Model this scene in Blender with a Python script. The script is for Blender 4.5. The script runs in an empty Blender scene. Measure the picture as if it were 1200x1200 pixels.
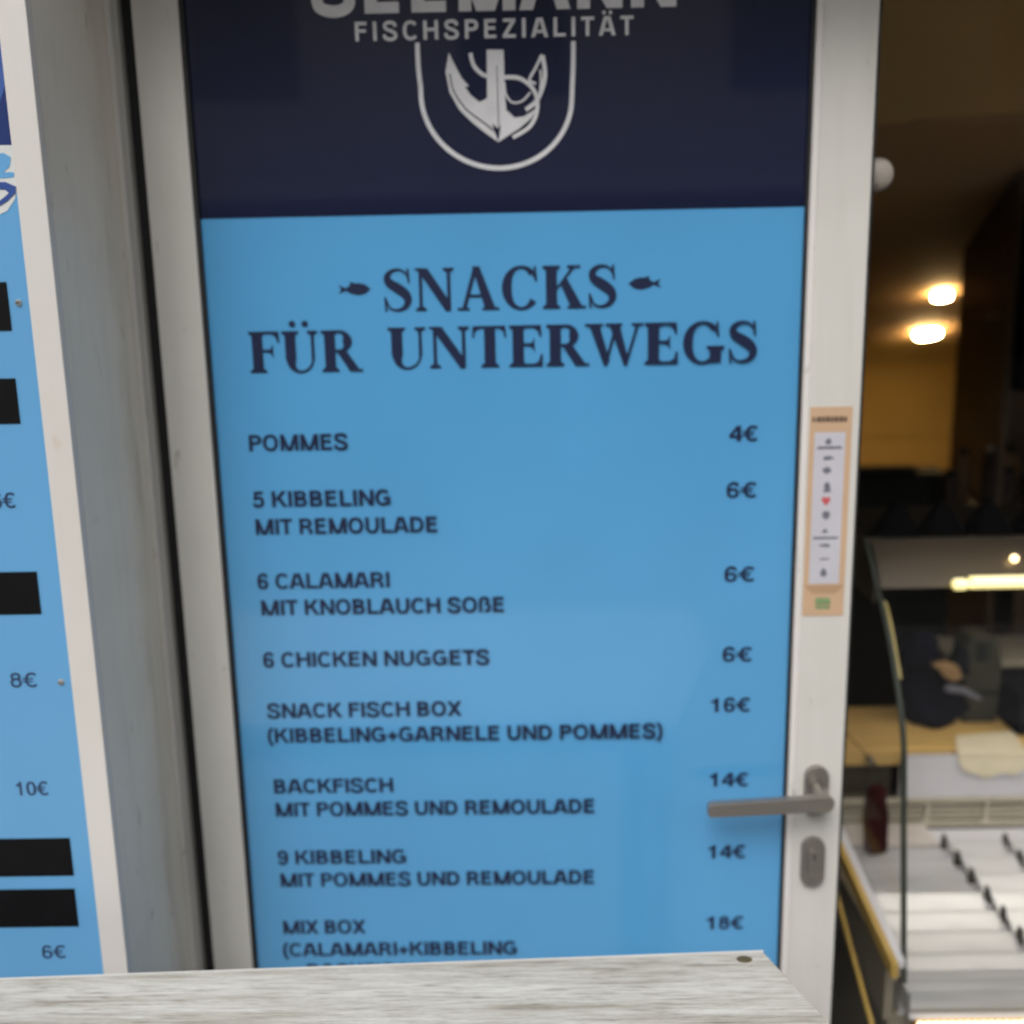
import bpy, bmesh, math, random
from mathutils import Matrix, Vector
random.seed(7)
PI = math.pi
S = bpy.context.scene
C = S.collection

# ---------------------------------------------------------------- camera
CAM_POS = Vector((0.0, -1.16, 1.62417))
ax = Vector((0.999797, 0.006296, -0.019159))       # image right
ay = -Vector((-0.017513, -0.200074, -0.979624))    # image up
az = -Vector((-0.010001, 0.979760, -0.199923))     # backwards
cd = bpy.data.cameras.new('camera')
cam = bpy.data.objects.new('camera', cd)
C.objects.link(cam)
m = Matrix.Identity(4)
for i in range(3):
    m[i][0], m[i][1], m[i][2], m[i][3] = ax[i], ay[i], az[i], CAM_POS[i]
cam.matrix_world = m
cd.sensor_width = 36
cd.lens = 36
cd.clip_start = 0.02
cd.clip_end = 500
cd.dof.use_dof = True
cd.dof.focus_distance = 0.79
cd.dof.aperture_fstop = 3.5
S.camera = cam

# ---------------------------------------------------------------- sky, sun, exposure
w = bpy.data.worlds.new('World')
S.world = w
w.use_nodes = True
nt = w.node_tree
bg = nt.nodes['Background']
sky = nt.nodes.new('ShaderNodeTexSky')
sky.sky_type = 'NISHITA'
sky.sun_disc = False
sky.sun_elevation = math.radians(48)
sky.sun_rotation = math.radians(200)
sky.air_density = 1.0
sky.dust_density = 4.0
sky.ozone_density = 1.0
hsv = nt.nodes.new('ShaderNodeHueSaturation')
hsv.inputs['Saturation'].default_value = 0.15
nt.links.new(sky.outputs[0], hsv.inputs['Color'])
nt.links.new(hsv.outputs[0], bg.inputs[0])
bg.inputs[1].default_value = 0.12
sd = bpy.data.lights.new('sun', 'SUN')
sd.energy = 0.9
sd.angle = math.radians(25)
sd.color = (1, 0.96, 0.9)
so = bpy.data.objects.new('sun', sd)
C.objects.link(so)
so.rotation_euler = (math.radians(42), 0, math.radians(-20))
S.view_settings.view_transform = 'Standard'
S.view_settings.look = 'None'
S.view_settings.gamma = 1
S.view_settings.use_curve_mapping = False
S.view_settings.exposure = 0.6

# ---------------------------------------------------------------- materials
def mat(name, col, rough=0.5, metal=0.0, var=0.0, scale=8.0, stretch=(1, 1, 1), bump=0.0, col2=None,
        emit=None, estr=0.0, coat=0.0, spec=0.5, detail=5.0, lo=0.35, hi=0.65):
    M = bpy.data.materials.new(name)
    M.use_nodes = True
    t = M.node_tree
    b = t.nodes['Principled BSDF']
    b.inputs['Base Color'].default_value = (*col, 1)
    b.inputs['Roughness'].default_value = rough
    b.inputs['Metallic'].default_value = metal
    b.inputs['Specular IOR Level'].default_value = spec
    b.inputs['Coat Weight'].default_value = coat
    if emit:
        b.inputs['Emission Color'].default_value = (*emit, 1)
        b.inputs['Emission Strength'].default_value = estr
    if var or bump or col2:
        tc = t.nodes.new('ShaderNodeTexCoord')
        mp = t.nodes.new('ShaderNodeMapping')
        mp.inputs['Scale'].default_value = stretch
        n = t.nodes.new('ShaderNodeTexNoise')
        n.inputs['Scale'].default_value = scale
        n.inputs['Detail'].default_value = detail
        t.links.new(tc.outputs['Object'], mp.inputs[0])
        t.links.new(mp.outputs[0], n.inputs['Vector'])
        r = t.nodes.new('ShaderNodeValToRGB')
        c2 = col2 or tuple(c * (1 - var) for c in col)
        r.color_ramp.elements[0].position = lo
        r.color_ramp.elements[0].color = (*c2, 1)
        r.color_ramp.elements[1].position = hi
        r.color_ramp.elements[1].color = (*col, 1)
        t.links.new(n.outputs['Fac'], r.inputs[0])
        t.links.new(r.outputs[0], b.inputs['Base Color'])
        if bump:
            bp = t.nodes.new('ShaderNodeBump')
            bp.inputs['Strength'].default_value = bump
            bp.inputs['Distance'].default_value = 0.002
            t.links.new(n.outputs['Fac'], bp.inputs['Height'])
            t.links.new(bp.outputs[0], b.inputs['Normal'])
    return M

def glassmat(name, tint=(0.93, 0.96, 0.94), refl=0.06, rough=0.02):
    M = bpy.data.materials.new(name)
    M.use_nodes = True
    t = M.node_tree
    for n in list(t.nodes):
        t.nodes.remove(n)
    o = t.nodes.new('ShaderNodeOutputMaterial')
    tr = t.nodes.new('ShaderNodeBsdfTransparent')
    tr.inputs[0].default_value = (*tint, 1)
    g = t.nodes.new('ShaderNodeBsdfGlossy')
    g.inputs['Roughness'].default_value = rough
    fr = t.nodes.new('ShaderNodeFresnel')
    fr.inputs[0].default_value = 1.45
    mx = t.nodes.new('ShaderNodeMixShader')
    ml = t.nodes.new('ShaderNodeMath')
    ml.operation = 'MULTIPLY'
    ml.inputs[1].default_value = refl / 0.04
    ml.use_clamp = True
    t.links.new(fr.outputs[0], ml.inputs[0])
    t.links.new(ml.outputs[0], mx.inputs[0])
    t.links.new(tr.outputs[0], mx.inputs[1])
    t.links.new(g.outputs[0], mx.inputs[2])
    t.links.new(mx.outputs[0], o.inputs[0])
    return M

def noise_layer(t, vec, scale, detail=4, rough=0.55):
    n = t.nodes.new('ShaderNodeTexNoise')
    n.inputs['Scale'].default_value = scale
    n.inputs['Detail'].default_value = detail
    n.inputs['Roughness'].default_value = rough
    t.links.new(vec, n.inputs['Vector'])
    return n.outputs['Fac']

def painted(name, col, dirt=(0.30, 0.28, 0.24), amount=0.25, stain_y=None, rough=0.45):
    """white painted profile with vertical run marks, specks and (optionally) a brown run down one line"""
    M = bpy.data.materials.new(name)
    M.use_nodes = True
    t = M.node_tree
    L = t.links
    b = t.nodes['Principled BSDF']
    b.inputs['Roughness'].default_value = rough
    tc = t.nodes.new('ShaderNodeTexCoord')
    mp = t.nodes.new('ShaderNodeMapping')
    mp.inputs['Scale'].default_value = (1, 1, 0.10)
    L.new(tc.outputs['Object'], mp.inputs[0])
    f1 = noise_layer(t, mp.outputs[0], 45, 6)
    f2 = noise_layer(t, tc.outputs['Object'], 9, 6)
    mp2 = t.nodes.new('ShaderNodeMapping')
    mp2.inputs['Scale'].default_value = (1, 1, 0.35)
    L.new(tc.outputs['Object'], mp2.inputs[0])
    f3 = noise_layer(t, mp2.outputs[0], 60, 3)
    def ramp(src, a, bb):
        r = t.nodes.new('ShaderNodeMapRange')
        r.inputs['From Min'].default_value = a
        r.inputs['From Max'].default_value = bb
        L.new(src, r.inputs['Value'])
        return r.outputs[0]
    a1 = ramp(f1, 0.48, 0.75)
    a2 = ramp(f2, 0.45, 0.7)
    a3 = ramp(f3, 0.67, 0.75)
    def math_(op, a, bb):
        n = t.nodes.new('ShaderNodeMath')
        n.operation = op
        n.use_clamp = True
        for i, v in enumerate((a, bb)):
            if isinstance(v, (int, float)):
                n.inputs[i].default_value = v
            else:
                L.new(v, n.inputs[i])
        return n.outputs[0]
    k = math_('ADD', math_('MULTIPLY', a1, amount), math_('MULTIPLY', a2, amount * 0.8))
    k = math_('ADD', k, math_('MULTIPLY', a3, 0.6))
    if stain_y is not None:
        sp = t.nodes.new('ShaderNodeSeparateXYZ')
        L.new(tc.outputs['Object'], sp.inputs[0])
        wob = math_('MULTIPLY', f2, 0.04)
        n = t.nodes.new('ShaderNodeMath'); n.operation = 'ADD'
        L.new(sp.outputs[1], n.inputs[0]); L.new(wob, n.inputs[1])
        n2 = t.nodes.new('ShaderNodeMath'); n2.operation = 'SUBTRACT'
        L.new(n.outputs[0], n2.inputs[0]); n2.inputs[1].default_value = stain_y + 0.02
        n3 = t.nodes.new('ShaderNodeMath'); n3.operation = 'ABSOLUTE'
        L.new(n2.outputs[0], n3.inputs[0])
        s = ramp(n3.outputs[0], 0.022, 0.002)
        s = math_('MULTIPLY', s, math_('ADD', math_('MULTIPLY', a1, 0.7), 0.25))
        k = math_('ADD', k, math_('MULTIPLY', s, 0.8))
    mx = t.nodes.new('ShaderNodeMix')
    mx.data_type = 'RGBA'
    mx.inputs['A'].default_value = (*col, 1)
    mx.inputs['B'].default_value = (*dirt, 1)
    L.new(k, mx.inputs['Factor'])
    L.new(mx.outputs['Result'], b.inputs['Base Color'])
    bp = t.nodes.new('ShaderNodeBump')
    bp.inputs['Strength'].default_value = 0.15
    bp.inputs['Distance'].default_value = 0.001
    L.new(f3, bp.inputs['Height'])
    L.new(bp.outputs[0], b.inputs['Normal'])
    return M

def tablewood(name):
    M = bpy.data.materials.new(name)
    M.use_nodes = True
    t = M.node_tree
    L = t.links
    b = t.nodes['Principled BSDF']
    b.inputs['Roughness'].default_value = 0.6
    tc = t.nodes.new('ShaderNodeTexCoord')
    def mapped(sx, sy):
        mp = t.nodes.new('ShaderNodeMapping')
        mp.inputs['Rotation'].default_value = (0, 0, math.radians(-2.2))
        mp.inputs['Scale'].default_value = (sx, sy, sy)
        L.new(tc.outputs['Object'], mp.inputs[0])
        return mp.outputs[0]
    broad = noise_layer(t, mapped(1.5, 24), 2.4, 8, 0.66)
    fine = noise_layer(t, mapped(5.5, 100), 3.4, 9, 0.75)
    hair = noise_layer(t, mapped(16, 560), 3.0, 6, 0.8)
    def ramp(src, stops):
        r = t.nodes.new('ShaderNodeValToRGB')
        cr = r.color_ramp
        cr.elements[0].position, cr.elements[0].color = stops[0][0], (*stops[0][1], 1)
        cr.elements[1].position, cr.elements[1].color = stops[-1][0], (*stops[-1][1], 1)
        for p, c in stops[1:-1]:
            e = cr.elements.new(p)
            e.color = (*c, 1)
        L.new(src, r.inputs[0])
        return r.outputs[0]
    c1 = ramp(broad, [(0.36, (0.37, 0.34, 0.29)), (0.47, (0.54, 0.52, 0.475)), (0.62, (0.66, 0.65, 0.615))])
    c2 = ramp(fine, [(0.37, (0.50, 0.47, 0.43)), (0.45, (0.84, 0.825, 0.80)), (0.56, (1, 1, 1))])
    c3 = ramp(hair, [(0.40, (0.66, 0.64, 0.61)), (0.49, (1, 1, 1))])
    def mul(a, bb):
        mx = t.nodes.new('ShaderNodeMix')
        mx.data_type = 'RGBA'
        mx.blend_type = 'MULTIPLY'
        mx.inputs['Factor'].default_value = 1
        L.new(a, mx.inputs['A'])
        L.new(bb, mx.inputs['B'])
        return mx.outputs['Result']
    L.new(mul(mul(c1, c2), c3), b.inputs['Base Color'])
    bp = t.nodes.new('ShaderNodeBump')
    bp.inputs['Strength'].default_value = 0.5
    bp.inputs['Distance'].default_value = 0.0012
    L.new(fine, bp.inputs['Height'])
    L.new(bp.outputs[0], b.inputs['Normal'])
    return M

M = dict(
    stile=painted('painted_door_profile', (0.60, 0.585, 0.55), amount=0.12),
    reveal=painted('painted_reveal', (0.70, 0.655, 0.575), dirt=(0.36, 0.31, 0.23), amount=0.17, stain_y=-0.055),
    trim=painted('pinkish_white_trim', (0.60, 0.575, 0.553), dirt=(0.55, 0.48, 0.40), amount=0.14),
    bevel=painted('white_bead', (0.70, 0.67, 0.65), amount=0.08),
    rubber=mat('black_rubber', (0.012, 0.012, 0.013), 0.6, var=0.3, scale=60),
    navy=mat('navy_film', (0.0085, 0.0125, 0.042), 0.2, var=0.12, scale=3, spec=0.5, bump=0.10, coat=0.7),
    blue=mat('light_blue_film', (0.090, 0.338, 0.64), 0.2, var=0.07, scale=3, spec=0.5, bump=0.10, coat=0.7),
    blue_l=mat('light_blue_board', (0.115, 0.335, 0.60), 0.35, var=0.05, scale=4),
    navy_l=mat('royal_navy_board', (0.018, 0.035, 0.145), 0.3, var=0.1, scale=4),
    ink=mat('navy_ink', (0.008, 0.015, 0.052), 0.4, var=0.1, scale=80),
    ink_pale=mat('faded_navy_ink', (0.022, 0.045, 0.12), 0.5, var=0.3, scale=120),
    silver=mat('silver_print', (0.66, 0.66, 0.68), 0.4, var=0.12, scale=40),
    tape=mat('black_tape', (0.004, 0.004, 0.005), 0.6, var=0.3, scale=30, bump=0.1, spec=0.15),
    white_print=mat('white_print', (0.62, 0.64, 0.63), 0.4, var=0.08, scale=30),
    swash=mat('blue_print', (0.03, 0.07, 0.27), 0.4, var=0.08, scale=30),
    swash2=mat('mid_blue_print', (0.04, 0.10, 0.33), 0.4, var=0.08, scale=30),
    steel=mat('brushed_steel', (0.35, 0.32, 0.29), 0.34, 0.8, var=0.15, scale=40, stretch=(0.2, 1, 1)),
    screw=mat('zinc_screw', (0.55, 0.54, 0.50), 0.35, 0.8, var=0.2, scale=90),
    dark=mat('dark_slot', (0.01, 0.01, 0.01), 0.7, var=0.2, scale=50),
    st_tan=mat('tan_sticker', (0.55, 0.37, 0.235), 0.5, var=0.06, scale=20),
    st_tan2=mat('darker_tan_print', (0.44, 0.28, 0.165), 0.5, var=0.06, scale=20),
    st_white=mat('lilac_white_print', (0.52, 0.51, 0.56), 0.5, var=0.05, scale=20),
    st_grey=mat('grey_print', (0.17, 0.17, 0.21), 0.5, var=0.2, scale=200),
    st_brown=mat('brown_print', (0.11, 0.07, 0.05), 0.5, var=0.2, scale=200),
    st_red=mat('red_print', (0.55, 0.10, 0.11), 0.5, var=0.2, scale=200),
    st_green=mat('green_print', (0.22, 0.33, 0.15), 0.5, var=0.3, scale=200),
    table=tablewood('whitewashed_wood'),
    band=mat('pale_edge_band', (0.66, 0.65, 0.62), 0.5, var=0.1, scale=30, stretch=(0.2, 3, 3)),
    blackmetal=mat('black_steel', (0.02, 0.02, 0.022), 0.45, 0.3, var=0.2, scale=30),
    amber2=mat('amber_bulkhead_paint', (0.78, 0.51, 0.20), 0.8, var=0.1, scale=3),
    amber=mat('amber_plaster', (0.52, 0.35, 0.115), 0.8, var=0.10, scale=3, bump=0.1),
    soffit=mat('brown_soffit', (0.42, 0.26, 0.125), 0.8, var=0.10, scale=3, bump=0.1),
    darkwall=mat('dark_brown_wall', (0.035, 0.024, 0.016), 0.7, var=0.2, scale=3),
    darkfloor=mat('dark_floor_tile', (0.03, 0.028, 0.026), 0.4, var=0.3, scale=4),
    cabinet=mat('dark_brown_laminate', (0.17, 0.11, 0.06), 0.45, var=0.25, scale=6, stretch=(6, 6, 1)),
    black=mat('matt_black', (0.003, 0.003, 0.0035), 0.9, spec=0.03, var=0.2, scale=20),
    greenish=mat('dark_green_grey_metal', (0.018, 0.022, 0.019), 0.8, 0.0, spec=0.2, var=0.2, scale=10),
    tray=mat('satin_tray', (0.60, 0.605, 0.61), 0.30, 0.25, var=0.22, scale=14, stretch=(0.4, 3, 3)),
    traylip=mat('pinkish_tray_lip', (0.62, 0.57, 0.53), 0.35, 0.2, var=0.12, scale=14),
    case_white=mat('white_case_lining', (0.62, 0.62, 0.66), 0.35, var=0.12, scale=8),
    beige=mat('beige_grille', (0.52, 0.48, 0.38), 0.4, var=0.1, scale=20),
    board=mat('pale_wood_board', (0.66, 0.44, 0.16), 0.5, var=0.18, scale=9, stretch=(0.6, 6, 6)),
    yellow=mat('yellow_wood_rail', (0.52, 0.34, 0.08), 0.4, var=0.2, scale=12, stretch=(6, 0.5, 6)),
    hood=mat('bronze_hood', (0.13, 0.105, 0.075), 0.30, 0.3, var=0.15, scale=5, stretch=(0.5, 2, 2)),
    basepanel=mat('grey_brown_panel', (0.26, 0.23, 0.17), 0.4, 0.1, var=0.2, scale=5),
    glassedge=mat('green_glass_edge', (0.035, 0.045, 0.032), 0.6, var=0.2, scale=20),
    glow_edge=mat('painted_yellow_highlight', (0.55, 0.45, 0.16), 0.3, var=0.2, scale=20),  # yellow tone paints a lit highlight
    red=mat('dark_red_cloth', (0.035, 0.003, 0.003), 0.9, spec=0.1, var=0.4, scale=30, bump=0.4),
    navycloth=mat('navy_cloth', (0.005, 0.0055, 0.015), 0.9, spec=0.08, var=0.4, scale=14, bump=0.4),
    skin_tone=mat('tan_skin_tone', (0.32, 0.20, 0.09), 0.8, var=0.3, scale=14),
    canister=mat('cloudy_green_plastic', (0.055, 0.055, 0.040), 0.7, spec=0.15, var=0.25, scale=14),
    crate=mat('blue_black_plastic', (0.008, 0.009, 0.014), 0.8, spec=0.1, var=0.2, scale=14),
    paper=mat('cream_paper', (0.75, 0.68, 0.50), 0.7, var=0.08, scale=20),
    dome=mat('white_plastic', (0.62, 0.55, 0.48), 0.4, var=0.1, scale=40),
    jar=mat('dark_brown_jar', (0.045, 0.022, 0.010), 0.3, var=0.3, scale=20),
    jar2=mat('tan_jar', (0.38, 0.24, 0.13), 0.4, var=0.3, scale=20),
    pave=mat('grey_paving', (0.26, 0.25, 0.24), 0.8, var=0.25, scale=6, bump=0.3),
    render=mat('pale_render', (0.50, 0.48, 0.44), 0.85, var=0.12, scale=2.5, bump=0.2),
    lamp=mat('warm_lamp_glass', (1, 1, 1), 0.5, emit=(1, 0.70, 0.32), estr=95),
    inner=mat('white_tube_lamp', (1, 1, 1), 0.5, emit=(1, 0.95, 0.86), estr=15.0),
    tube=mat('yellow_tube_lamp', (1, 1, 1), 0.5, emit=(1.0, 0.83, 0.22), estr=0.75),
    led=mat('led_bead', (1, 1, 1), 0.5, emit=(1, 0.80, 0.45), estr=3.2),
    ledbase=mat('led_tape', (0.5, 0.25, 0.06), 0.5, var=0.2, scale=50),
    dot=mat('painted_lamp_reflection', (1, 1, 1), 0.5, emit=(1, 0.72, 0.35), estr=3.0),  # glow painted in as a lamp's reflection
    glass=glassmat('window_glass', (0.97, 0.97, 0.97), 0.007),
    caseglass=glassmat('case_glass', (0.985, 0.98, 0.975), 0.006, 0.03),
)

# ---------------------------------------------------------------- helpers
def finish(bm, name, m, parent=None, smooth=False, bevel=0.0):
    bmesh.ops.recalc_face_normals(bm, faces=bm.faces)
    if bevel:
        es = [e for e in bm.edges if len(e.link_faces) == 2 and e.calc_face_angle(0) > 0.5]
        bmesh.ops.bevel(bm, geom=es, offset=bevel, segments=2, affect='EDGES', profile=0.5)
    me = bpy.data.meshes.new(name)
    bm.to_mesh(me)
    bm.free()
    if smooth:
        for p in me.polygons:
            p.use_smooth = True
    o = bpy.data.objects.new(name, me)
    C.objects.link(o)
    if m is not None:
        me.materials.append(m)
    if parent is not None:
        o.parent = parent
        o.matrix_parent_inverse = Matrix.Translation(-world_loc(parent))
    return o

def world_loc(o):
    p = o
    tot = Vector((0, 0, 0))
    while p is not None:
        tot += p.location
        if p.parent is not None:
            tot += p.matrix_parent_inverse.translation
        p = p.parent
    return tot

def thing(name, label, cat, loc=(0, 0, 0), group=None):
    o = bpy.data.objects.new(name, None)
    C.objects.link(o)
    o.location = loc
    o.empty_display_size = 0.05
    o['label'] = label
    o['category'] = cat
    if group:
        o['group'] = group
    return o

def tag(o, label, cat, group=None):
    o['label'] = label
    o['category'] = cat
    if group:
        o['group'] = group
    return o

def struct(o):
    o['kind'] = 'structure'
    return o

def bx(bm, x0, y0, z0, x1, y1, z1):
    vs = [bm.verts.new(p) for p in ((x0, y0, z0), (x1, y0, z0), (x1, y1, z0), (x0, y1, z0),
                                    (x0, y0, z1), (x1, y0, z1), (x1, y1, z1), (x0, y1, z1))]
    for f in ((0, 3, 2, 1), (4, 5, 6, 7), (0, 1, 5, 4), (1, 2, 6, 5), (2, 3, 7, 6), (3, 0, 4, 7)):
        bm.faces.new([vs[i] for i in f])

def box(name, m, x0, y0, z0, x1, y1, z1, parent=None, bevel=0.0):
    bm = bmesh.new()
    bx(bm, x0, y0, z0, x1, y1, z1)
    return finish(bm, name, m, parent, bevel=bevel)

def prism(bm, pts, axis, a, b):
    """closed outline pts (u,v) extruded along axis: 'x' -> (y,z), 'y' -> (x,z), 'z' -> (x,y)"""
    def P(u, v, t):
        return {'x': (t, u, v), 'y': (u, t, v), 'z': (u, v, t)}[axis]
    A = [bm.verts.new(P(u, v, a)) for u, v in pts]
    B = [bm.verts.new(P(u, v, b)) for u, v in pts]
    bm.faces.new(A)
    bm.faces.new(B[::-1])
    n = len(pts)
    for i in range(n):
        bm.faces.new((A[i], B[i], B[(i + 1) % n], A[(i + 1) % n]))

def tube(bm, p0, p1, r0, r1=None, n=16):
    r1 = r0 if r1 is None else r1
    p0, p1 = Vector(p0), Vector(p1)
    d = (p1 - p0).normalized()
    u = d.orthogonal().normalized()
    v = d.cross(u)
    A, B = [], []
    for i in range(n):
        a = 2 * PI * i / n
        k = u * math.cos(a) + v * math.sin(a)
        A.append(bm.verts.new(p0 + k * r0))
        B.append(bm.verts.new(p1 + k * r1))
    bm.faces.new(A[::-1])
    bm.faces.new(B)
    for i in range(n):
        bm.faces.new((A[i], A[(i + 1) % n], B[(i + 1) % n], B[i]))

def lathe(bm, cx, cy, prof, n=20, sx=1.0, sy=1.0, wob=0.0):
    rings = []
    for r, z in prof:
        ring = []
        for i in range(n):
            a = 2 * PI * i / n
            k = 1 + wob * math.sin(3 * a + z * 40) + wob * 0.7 * math.sin(7 * a + z * 90)
            ring.append(bm.verts.new((cx + r * sx * k * math.cos(a), cy + r * sy * k * math.sin(a), z)))
        rings.append(ring)
    bm.faces.new(rings[0][::-1])
    bm.faces.new(rings[-1])
    for A, B in zip(rings, rings[1:]):
        for i in range(n):
            bm.faces.new((A[i], A[(i + 1) % n], B[(i + 1) % n], B[i]))

# flat prints: thin sheets on the XZ plane, piece by piece a hair proud of one another
class Flat:
    def __init__(self, y):
        self.bm = bmesh.new()
        self.y = y
        self.k = 0

    def poly(self, pts):
        self.k += 1
        y = self.y - 0.00003 * self.k
        try:
            self.bm.faces.new([self.bm.verts.new((x, y, z)) for x, z in pts])
        except ValueError:
            pass

    def ribbon(self, pts, ws=None, w=None):
        """strip along pts with a width per point"""
        self.k += 1
        y = self.y - 0.00003 * self.k
        n = len(pts)
        ws = ws or [w] * n
        Lr = []
        for i, (x, z) in enumerate(pts):
            a = pts[max(i - 1, 0)]
            b = pts[min(i + 1, n - 1)]
            d = Vector((b[0] - a[0], b[1] - a[1]))
            d.normalize()
            h = ws[i] / 2
            Lr.append((self.bm.verts.new((x - d.y * h, y, z + d.x * h)),
                       self.bm.verts.new((x + d.y * h, y, z - d.x * h))))
        for a, b in zip(Lr, Lr[1:]):
            self.bm.faces.new((a[0], a[1], b[1], b[0]))

    def done(self, name, m, parent):
        self.bm.normal_update()
        bmesh.ops.triangulate(self.bm, faces=[f for f in self.bm.faces if len(f.verts) > 4], ngon_method='EAR_CLIP')
        for f in self.bm.faces:
            f.normal_update()
            if f.normal.y > 0:
                f.normal_flip()
        me = bpy.data.meshes.new(name)
        self.bm.to_mesh(me)
        self.bm.free()
        me.materials.append(m)
        o = bpy.data.objects.new(name, me)
        C.objects.link(o)
        o.parent = parent
        o.matrix_parent_inverse = Matrix.Translation(-world_loc(parent))
        return o

def spline(pts, n=6):
    out = []
    P = [pts[0]] + list(pts) + [pts[-1]]
    for i in range(1, len(P) - 2):
        for k in range(n):
            t = k / n
            out.append(tuple(0.5 * ((2 * P[i][j]) + (-P[i - 1][j] + P[i + 1][j]) * t +
                       (2 * P[i - 1][j] - 5 * P[i][j] + 4 * P[i + 1][j] - P[i + 2][j]) * t * t +
                       (-P[i - 1][j] + 3 * P[i][j] - 3 * P[i + 1][j] + P[i + 2][j]) * t ** 3)
                       for j in range(len(pts[0]))))
    out.append(tuple(pts[-1]))
    return out

# bold grotesque capitals, drawn as straight strokes and bowls (cap height 1, stem W)
def grot(ch, F, ox, tr, W=0.19):
    hw = W * 0.86
    k = abs(tr(0, 1)[1] - tr(0, 0)[1])
    def P(*p):
        F.poly([tr(ox + a, b) for a, b in p])
    def R(x0, y0, x1, y1):
        P((x0, y0), (x1, y0), (x1, y1), (x0, y1))
    def D(x0, y0, x1, y1, q=None):
        q = (W * 1.08 if q is None else q) / 2
        P((x0 - q, y0), (x0 + q, y0), (x1 + q, y1), (x1 - q, y1))
    def A(cx, cy, rx, ry, a0, a1, n=16, sq=0.86):
        pts, ws = [], []
        for i in range(n + 1):
            a = math.radians(a0 + (a1 - a0) * i / n)
            c, sn_ = math.cos(a), math.sin(a)
            ww = hw + (W - hw) * c * c
            ex = lambda v: math.copysign(abs(v) ** sq, v)
            pts.append(tr(ox + cx + (rx - W / 2) * ex(c), cy + (ry - hw / 2) * ex(sn_)))
            ws.append(ww * k)
        F.ribbon(pts, ws=ws)
    def S_(pts):
        q = spline(pts, 6)
        F.ribbon([tr(ox + a, b) for a, b in q], w=W * 0.92 * k)
    if ch == ' ': return 0.36
    if ch == 'A' or ch == 'Ä':
        D(0.12, 0, 0.42, 1); D(0.86, 0, 0.56, 1); R(0.26, 0.22, 0.72, 0.22 + hw * 0.85)
        if ch == 'Ä': R(0.22, 1.10, 0.40, 1.28); R(0.58, 1.10, 0.76, 1.28)
        return 0.98
    if ch == 'B':
        R(0.08, 0, 0.08 + W, 1)
        for y0, y1, e in ((0.0, 0.57, 0.84), (0.47, 1.0, 0.79)):
            R(0.08 + W, y1 - hw, 0.52, y1); R(0.08 + W, y0, 0.52, y0 + hw)
            A(0.50, (y0 + y1) / 2, e - 0.50, (y1 - y0) / 2, 90, -90, 10)
        return 0.92
    if ch == 'C':
        A(0.49, 0.5, 0.44, 0.52, 38, 322, 22); return 0.915
    if ch == 'G':
        A(0.50, 0.5, 0.45, 0.52, 40, 320, 22); R(0.78, 0.04, 0.93, 0.50); R(0.52, 0.36, 0.93, 0.36 + hw); return 1.02
    if ch == 'D':
        R(0.08, 0, 0.08 + W, 1); R(0.08 + W, 0, 0.44, hw); R(0.08 + W, 1 - hw, 0.44, 1); A(0.42, 0.5, 0.48, 0.5, 90, -90, 16); return 0.98
    if ch in 'EFL':
        R(0.08, 0, 0.08 + W, 1)
        if ch != 'L': R(0.08 + W, 1 - hw, 0.74, 1); R(0.08 + W, 0.44, 0.70, 0.44 + hw)
        if ch != 'F': R(0.08 + W, 0, 0.76, hw)
        return 0.86 if ch == 'E' else 0.80
    if ch == 'H':
        R(0.08, 0, 0.08 + W, 1); R(0.72, 0, 0.72 + W, 1); R(0.08 + W, 0.44, 0.72, 0.44 + hw); return 0.99
    if ch == 'I':
        R(0.08, 0, 0.08 + W, 1); return 0.36
    if ch == 'K':
        R(0.08, 0, 0.08 + W, 1); D(0.34, 0.42, 0.80, 1, W * 1.2); D(0.86, 0, 0.46, 0.60, W * 1.2); return 0.97
    if ch == 'M':
        R(0.08, 0, 0.08 + W, 1); R(0.95, 0, 0.95 + W, 1); D(0.56, 0, 0.20, 1, W * 1.05); D(0.66, 0, 1.02, 1, W * 1.05); return 1.22
    if ch == 'N':
        R(0.08, 0, 0.08 + W, 1); R(0.72, 0, 0.72 + W, 1); D(0.80, 0, 0.19, 1, W * 1.1); return 0.99
    if ch == 'O':
        A(0.51, 0.5, 0.46, 0.52, 0, 360, 28); return 1.03
    if ch in 'PR':
        R(0.08, 0, 0.08 + W, 1); R(0.08 + W, 1 - hw, 0.52, 1); R(0.08 + W, 0.40, 0.52, 0.40 + hw)
        A(0.50, 0.70, 0.34, 0.30, 90, -90, 10)
        if ch == 'R': R(0.64, 0.0, 0.64 + W, 0.32); P((0.46, 0.42), (0.64, 0.42), (0.83, 0.30), (0.64, 0.22)); return 0.96
        return 0.88
    if ch == 'S':
        S_([(0.76, 0.70), (0.72, 0.86), (0.56, 0.93), (0.36, 0.93), (0.19, 0.85), (0.19, 0.66), (0.36, 0.55), (0.60, 0.46), (0.76, 0.34), (0.76, 0.17), (0.60, 0.07), (0.38, 0.06), (0.18, 0.14), (0.13, 0.32)]); return 0.92
    if ch == 'T':
        R(0.30, 0, 0.30 + W, 1 - hw); R(0.03, 1 - hw, 0.77, 1); return 0.80
    if ch == 'U':
        R(0.08, 0.34, 0.08 + W, 1); R(0.70, 0.34, 0.70 + W, 1); A(0.485, 0.38, 0.405, 0.40, 180, 360, 14); return 0.98
    if ch == 'X':
        D(0.14, 0, 0.78, 1, W * 1.2); D(0.78, 0, 0.14, 1, W * 1.2); return 0.92
    if ch == 'Z':
        R(0.06, 1 - hw, 0.76, 1); R(0.04, 0, 0.78, hw); D(0.18, hw, 0.62, 1 - hw, W * 1.2); return 0.84
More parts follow.
